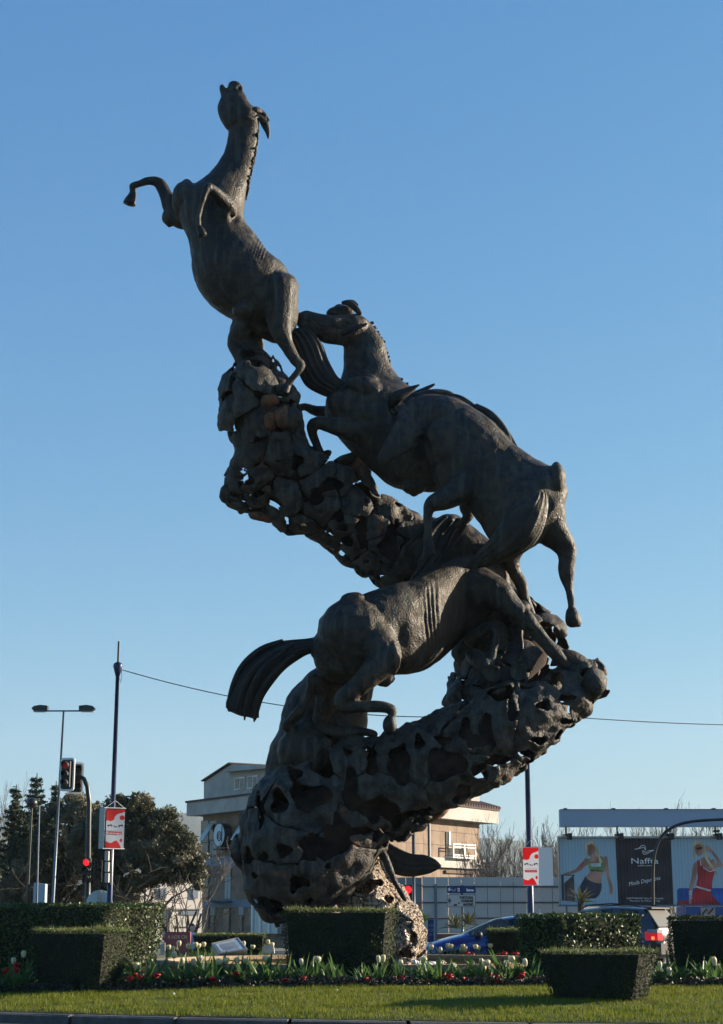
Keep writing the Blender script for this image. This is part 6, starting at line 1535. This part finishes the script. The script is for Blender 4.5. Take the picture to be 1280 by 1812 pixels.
# floodlight box on the far rim, left
fx = thing('floodlight', W(404, 1685, 37.7), 'square aluminium floodlight lying tilted on the pool rim', 'floodlight')
p = [W(*q) for q in ((375, 1670, 38.0), (421, 1660, 38.4), (437, 1680, 37.7), (389, 1687.5, 37.5))]
nn = (p[1] - p[0]).cross(p[3] - p[0]).normalized(); nn = nn if nn.y < 0 else -nn
MB().prism(p, -nn * .16).build('housing', 'alu', fx)
c = sum(p, Vector()) / 4; MB().prism([c + (q - c) * .8 for q in p], nn * .006).build('glass', 'alu_glass', fx)
k_ = MB()
for i in range(4):
    a, b = p[i], p[(i + 1) % 4]; k_.tube([a, b], .018, 5)
k_.build('frame', 'alu', fx); MB().tube([p[3] - nn * .1 + Vector((.1, 0, 0)), Vector((p[3].x + .1, 37.6, .65))], .02, 6).build('bracket', 'black', fx)
f2 = thing('floodlight', W(476, 1688, 38.0), 'small pale blue floodlight by the left foot of the monument', 'floodlight')
MB().prism([W(x, y, 38.0) for x, y in ((463, 1687), (467, 1674), (484, 1672), (486, 1687))], (0, .2, 0)).build('housing', 'sign_white', f2); MB().prism([W(x, y, 37.98) for x, y in ((467, 1685), (470, 1677), (482, 1675), (483, 1685))], (0, .01, 0)).build('glass', 'alu_glass', f2)

# ================================================================ CARS
def car(name, label, cat, st, paint_, loc, rot, W2, wheels, wr, doors, pillars, seg=9):
    """st: stations (x, z_sill, z_belt, z_top, half_belt, half_top) front (+x) to back; glass between belt and top inside the cabin"""
    root = thing(name, loc, label, cat); Mx = Matrix.Translation(loc) @ Matrix.Rotation(rot, 4, 'Z')
    S = []
    for i in range(len(st) - 1):
        for k in range(3):
            t = k / 3; S.append([a * (1 - t) + b * t for a, b in zip(st[i], st[i + 1])])
    S.append(st[-1])
    sec = []
    for x, zs, zb_, zt_, hb, ht in S:
        hgt = zt_ - zb_
        L = [(0, zs), (hb * .8, zs), (hb * .97, zs + .06), (hb, zs + (zb_ - zs) * .45), (hb * 1.0, zs + (zb_ - zs) * .62), (hb * .985, zb_ - .05), (hb * .95, zb_)]
        if hgt > .12: L += [(hb * .92 + (ht - hb * .92) * .5, zb_ + hgt * .5), (ht, zb_ + hgt * .88), (ht * .88, zb_ + hgt * .97), (ht * .5, zt_), (0, zt_ + .01)]
        else: L += [(hb * .9, zb_ + hgt * .3), (hb * .8, zb_ + hgt * .6), (hb * .66, zb_ + hgt * .8), (hb * .35, zb_ + hgt * .95), (0, zb_ + hgt)]
        sec.append([(x, y, z) for y, z in L])
    n = len(sec[0]); body, gl = MB(), MB()
    V = [p for s_ in sec for p in s_]; V2 = [(x, -y, z) for x, y, z in V]
    bf, gf = [], []
    for i in range(len(sec) - 1):
        xm = (sec[i][0][0] + sec[i + 1][0][0]) / 2; cab = (S[i][3] - S[i][2] > .12 and S[i + 1][3] - S[i + 1][2] > .12)
        xa, xb, xc, xd = pillars['span']
        for k in range(n - 1):
            q = (i * n + k, i * n + k + 1, (i + 1) * n + k + 1, (i + 1) * n + k)
            side = k in (6, 7); isg = False
            if side and cab and not any(abs(xm - a) < w_ for a, w_ in pillars['side']) and xd < xm < xa: isg = True
            if k >= 8 and (xb < xm < xa or xd < xm < xc): isg = True        # screens
            if k in (2, 3) and any(abs(xm - wx) < wr * .98 for wx in wheels): continue
            if k in (0, 1) and any(abs(xm - wx) < wr * .98 for wx in wheels): continue
            (gf if isg else bf).append(q)
    def dup(f_): return V + V2, f_ + [tuple(i + len(V) for i in q)[::-1] for q in f_]
    _, gg = dup(gf); mid = {i + len(V): i for i, p in enumerate(V) if abs(p[1]) < 1e-6}
    gg = [tuple(mid.get(q, q) for q in f_) for f_ in gg]; VV = V + V2
    for cf in comps(gg, len(VV)):
        ids = sorted({q for p_ in cf for q in p_}); mp = {q: i_ for i_, q in enumerate(ids)}
        mk('window', [tuple(Mx @ Vector(VV[q])) for q in ids], [[mp[q] for q in p_] for p_ in cf], 'car_glass', root, True)
    for nm, f_, m in (('body', bf, paint_),):
        v_, ff = dup(f_)
        if nm == 'body':
            e0 = list(range(n)); ff = ff + [tuple(e0[::-1]), tuple(i + len(V) for i in e0), tuple((len(sec) - 1) * n + i for i in e0), tuple((len(sec) - 1) * n + i + len(V) for i in e0[::-1])]
        o = mk(nm, [tuple(Mx @ Vector(p)) for p in v_], ff, m, root, nm != 'x')
        if nm == 'body': bodyo = o
        o.modifiers.new('w', 'WELD').merge_threshold = .002
        bv = o.modifiers.new('n', 'BEVEL') if False else None
    for wx in wheels:
        for s_ in (-1, 1):
            m_ = MB(); m_.lathe((0, 0, 0), [(wr * .6, -.1), (wr * .93, -.11), (wr, -.08), (wr, .08), (wr * .93, .11), (wr * .6, .1)], 24, 'y'); m_.v = [tuple(Mx @ (Vector(p) + Vector((wx, s_ * (W2 - .12), wr)))) for p in m_.v]
            o = m_.build('wheel', 'tyre', root, True)
            m_ = MB(); m_.lathe((0, 0, 0), [(wr * .1, .04), (wr * .3, .02), (wr * .6, .045), (wr * .62, .02)], 20, 'y') if s_ > 0 else m_.lathe((0, 0, 0), [(wr * .62, -.02), (wr * .6, -.045), (wr * .3, -.02), (wr * .1, -.04)], 20, 'y')
            m_.v = [tuple(Mx @ (Vector(p) + Vector((wx, s_ * (W2 - .05), wr)))) for p in m_.v]; m_.build('rim', 'rim', o, True)
            m_ = MB(); vs = []                                             # arch
    def P(nm, mb, m, par=None, sm=False): mb.v = [tuple(Mx @ Vector(p)) for p in mb.v]; return mb.build(nm, m, par or root, sm)
    for s_ in (-1, 1):
        mx = pillars['mirror']; o = P('mirror', MB().lathe((mx[0], s_ * (W2 + .1), mx[1]), [(.01, -.10), (.07, -.08), (.10, 0), (.08, .07), (.01, .09)], 12), 'black', sm=True)
    P('interior', MB().box(xd + .3, xa - .7, -W2 * .75, W2 * .75, .35, pillars['seat']), 'black')
    for x in pillars['seats']: 
        for s_ in (-1, 1): bevel(P('seat', MB().box(x - .08, x + .08, s_ * .36 - .22, s_ * .36 + .22, .5, pillars['seat'] + .33), 'black'), .06)
    for x in doors:
        for s_ in (-1, 1): P('door_seam', MB().box(x - .006, x + .006, s_ * W2 * .995 - .006, s_ * W2 * .995 + .006, .35, pillars['belt'] - .04), 'black')
    P('trim', MB().box(xd, xa - .5, -W2 * .965, -W2 * .945, pillars['belt'] - .012, pillars['belt'] + .012), 'black')
    return root, Mx, P
# blue hatchback, nose to the left
Yc = 45.2; nose = W(752, 1680, Yc).x
# x forward; rotate 180 deg so +x points left
rt, Mx, P = car('blue_car', 'bright blue hatchback passing behind the tulips and the hedge, nose to the left', 'car',
    [(2.02, .30, .62, .66, .62, .3), (1.95, .26, .68, .74, .74, .4), (1.7, .22, .74, .84, .82, .5), (1.3, .2, .86, .95, .85, .55), (1.0, .2, .93, 1.02, .86, .55), (.55, .2, .97, 1.22, .86, .56), (.1, .2, .97, 1.40, .86, .57), (-.4, .2, .98, 1.475, .86, .58), (-1.0, .2, .99, 1.47, .86, .58), (-1.5, .2, 1.0, 1.42, .85, .56), (-1.85, .22, 1.0, 1.28, .82, .5), (-2.0, .3, .95, 1.06, .74, .42)],
    'car_blue', Vector((nose + 1.95, Yc, .03)), math.pi + R(3), .86, (1.28, -1.25), .31, (.62, -.42), dict(span=(1.0, .0, -1.45, -1.9), side=[(.93, .10), (-.45, .05), (-1.28, .05)], mirror=(.62, 1.0), seat=.75, seats=(-.3, -1.1), belt=.98))
for s_ in (-1, 1):
    P('headlight', MB().lathe((1.86, s_ * .6, .66), [(.01, .12), (.12, .06), (.16, 0), (.13, -.06)], 12, 'x'), 'clear', sm=True)
    P('door_handle', MB().box(-.25, -.07, s_ * .87 - .015, s_ * .87 + .015, .86, .89), 'car_blue')
# grey estate, turned away, tail to the right
rotg = math.pi - R(35)
c = W(1062, 1625, 49.5)
rt, Mx, P = car('grey_estate_car', 'dark grey estate car with roof rails and a lit red tail lamp at the right', 'car',
    [(2.3, .35, .7, .74, .65, .3), (2.2, .3, .82, .88, .8, .4), (1.9, .28, .95, 1.0, .89, .5), (1.2, .28, 1.03, 1.10, .92, .55), (.95, .28, 1.06, 1.20, .93, .6), (.5, .28, 1.08, 1.48, .93, .63), (.15, .28, 1.09, 1.66, .93, .66), (-.6, .28, 1.1, 1.74, .93, .68), (-1.4, .28, 1.12, 1.72, .93, .68), (-1.85, .28, 1.13, 1.68, .92, .66), (-2.12, .3, 1.12, 1.36, .9, .66), (-2.3, .34, 1.05, 1.12, .86, .6)],
    'car_grey', Vector((c.x - .1, 49.5, .05)), rotg, .93, (1.45, -1.38), .37, (.85, -.1, -1.05), dict(span=(.95, .1, -1.82, -2.22), side=[(.88, .1), (-.12, .05), (-1.02, .05), (-1.95, .22)], mirror=(.7, 1.12), seat=.85, seats=(-.3, -1.2), belt=1.1))
for s_ in (-1, 1):
    tl = P('tail_light', MB().prism([Vector((-2.0, s_ * .90, .86)), Vector((-2.0, s_ * .935, .87)), Vector((-1.97, s_ * .93, 1.02)), Vector((-2.12, s_ * .915, 1.06)), Vector((-2.32, s_ * .86, 1.05)), Vector((-2.345, s_ * .62, .98)), Vector((-2.34, s_ * .60, .84)), Vector((-2.33, s_ * .88, .84))], (0, 0, .012)), 'tail_red')
    mbt = MB(); A = [(-1.98, .952), (-2.20, .94), (-2.335, .88), (-2.36, .60)]
    vs = [(x, s_ * y, z) for z in (.80, 1.0) for x, y in A]; mbt.add(vs, [(i, i + 1, i + 5, i + 4) for i in range(3)]); P('lens', mbt, 'tail_red', tl)
    mbt = MB(); vs = [(x, s_ * y, z) for z in (1.003, 1.10) for x, y in [(-2.06, .95), (-2.20, .938), (-2.33, .878), (-2.355, .60)]]; mbt.add(vs, [(i, i + 1, i + 5, i + 4) for i in range(3)]); P('clear_lens', mbt, 'clear', tl)
    mbt = MB(); mbt.lathe((-2.22, s_ * .946, .86), [(.05, -.012), (.05, .012)], 12, 'y'); P('lit_bulb', mbt, 'brake_on', tl)
    P('roof_rail', MB().tube([(.1, s_ * .64, 1.70), (-.1, s_ * .66, 1.77), (-.8, s_ * .66, 1.81), (-1.5, s_ * .66, 1.78), (-1.75, s_ * .65, 1.71)], .02, 6), 'black')
P('rear_window', MB().prism([Vector((-1.90, -.60, 1.66)), Vector((-1.90, .60, 1.66)), Vector((-2.305, .76, 1.16)), Vector((-2.305, -.76, 1.16))], (-.02, 0, .012)), 'car_rear_glass')
P('spoiler', MB().prism([Vector((-1.80, -.62, 1.70)), Vector((-1.80, .62, 1.70)), Vector((-2.06, .60, 1.665)), Vector((-2.06, -.60, 1.665))], (0, 0, .035)), 'black')
P('rear_bumper', MB().prism([Vector((-2.1, -.93, .42)), Vector((-2.42, -.86, .42)), Vector((-2.46, 0, .42)), Vector((-2.42, .86, .42)), Vector((-2.1, .93, .42))], (0, 0, .3)), 'car_grey')
# air
hz = MB(); hz.box(-3500, 3500, -60, 3900, -1.5, 420)
hm = bpy.data.materials.new('haze'); hm.use_nodes = True
n_ = hm.node_tree.nodes; n_.remove(n_['Principled BSDF'])
pv_ = n_.new('ShaderNodeVolumePrincipled'); pv_.inputs['Color'].default_value = (.75, .87, 1, 1); pv_.inputs['Density'].default_value = 0.00010
hm.node_tree.links.new(pv_.outputs[0], n_['Material Output'].inputs['Volume'])
ho = hz.build('haze', hm); ho['kind'] = 'stuff'
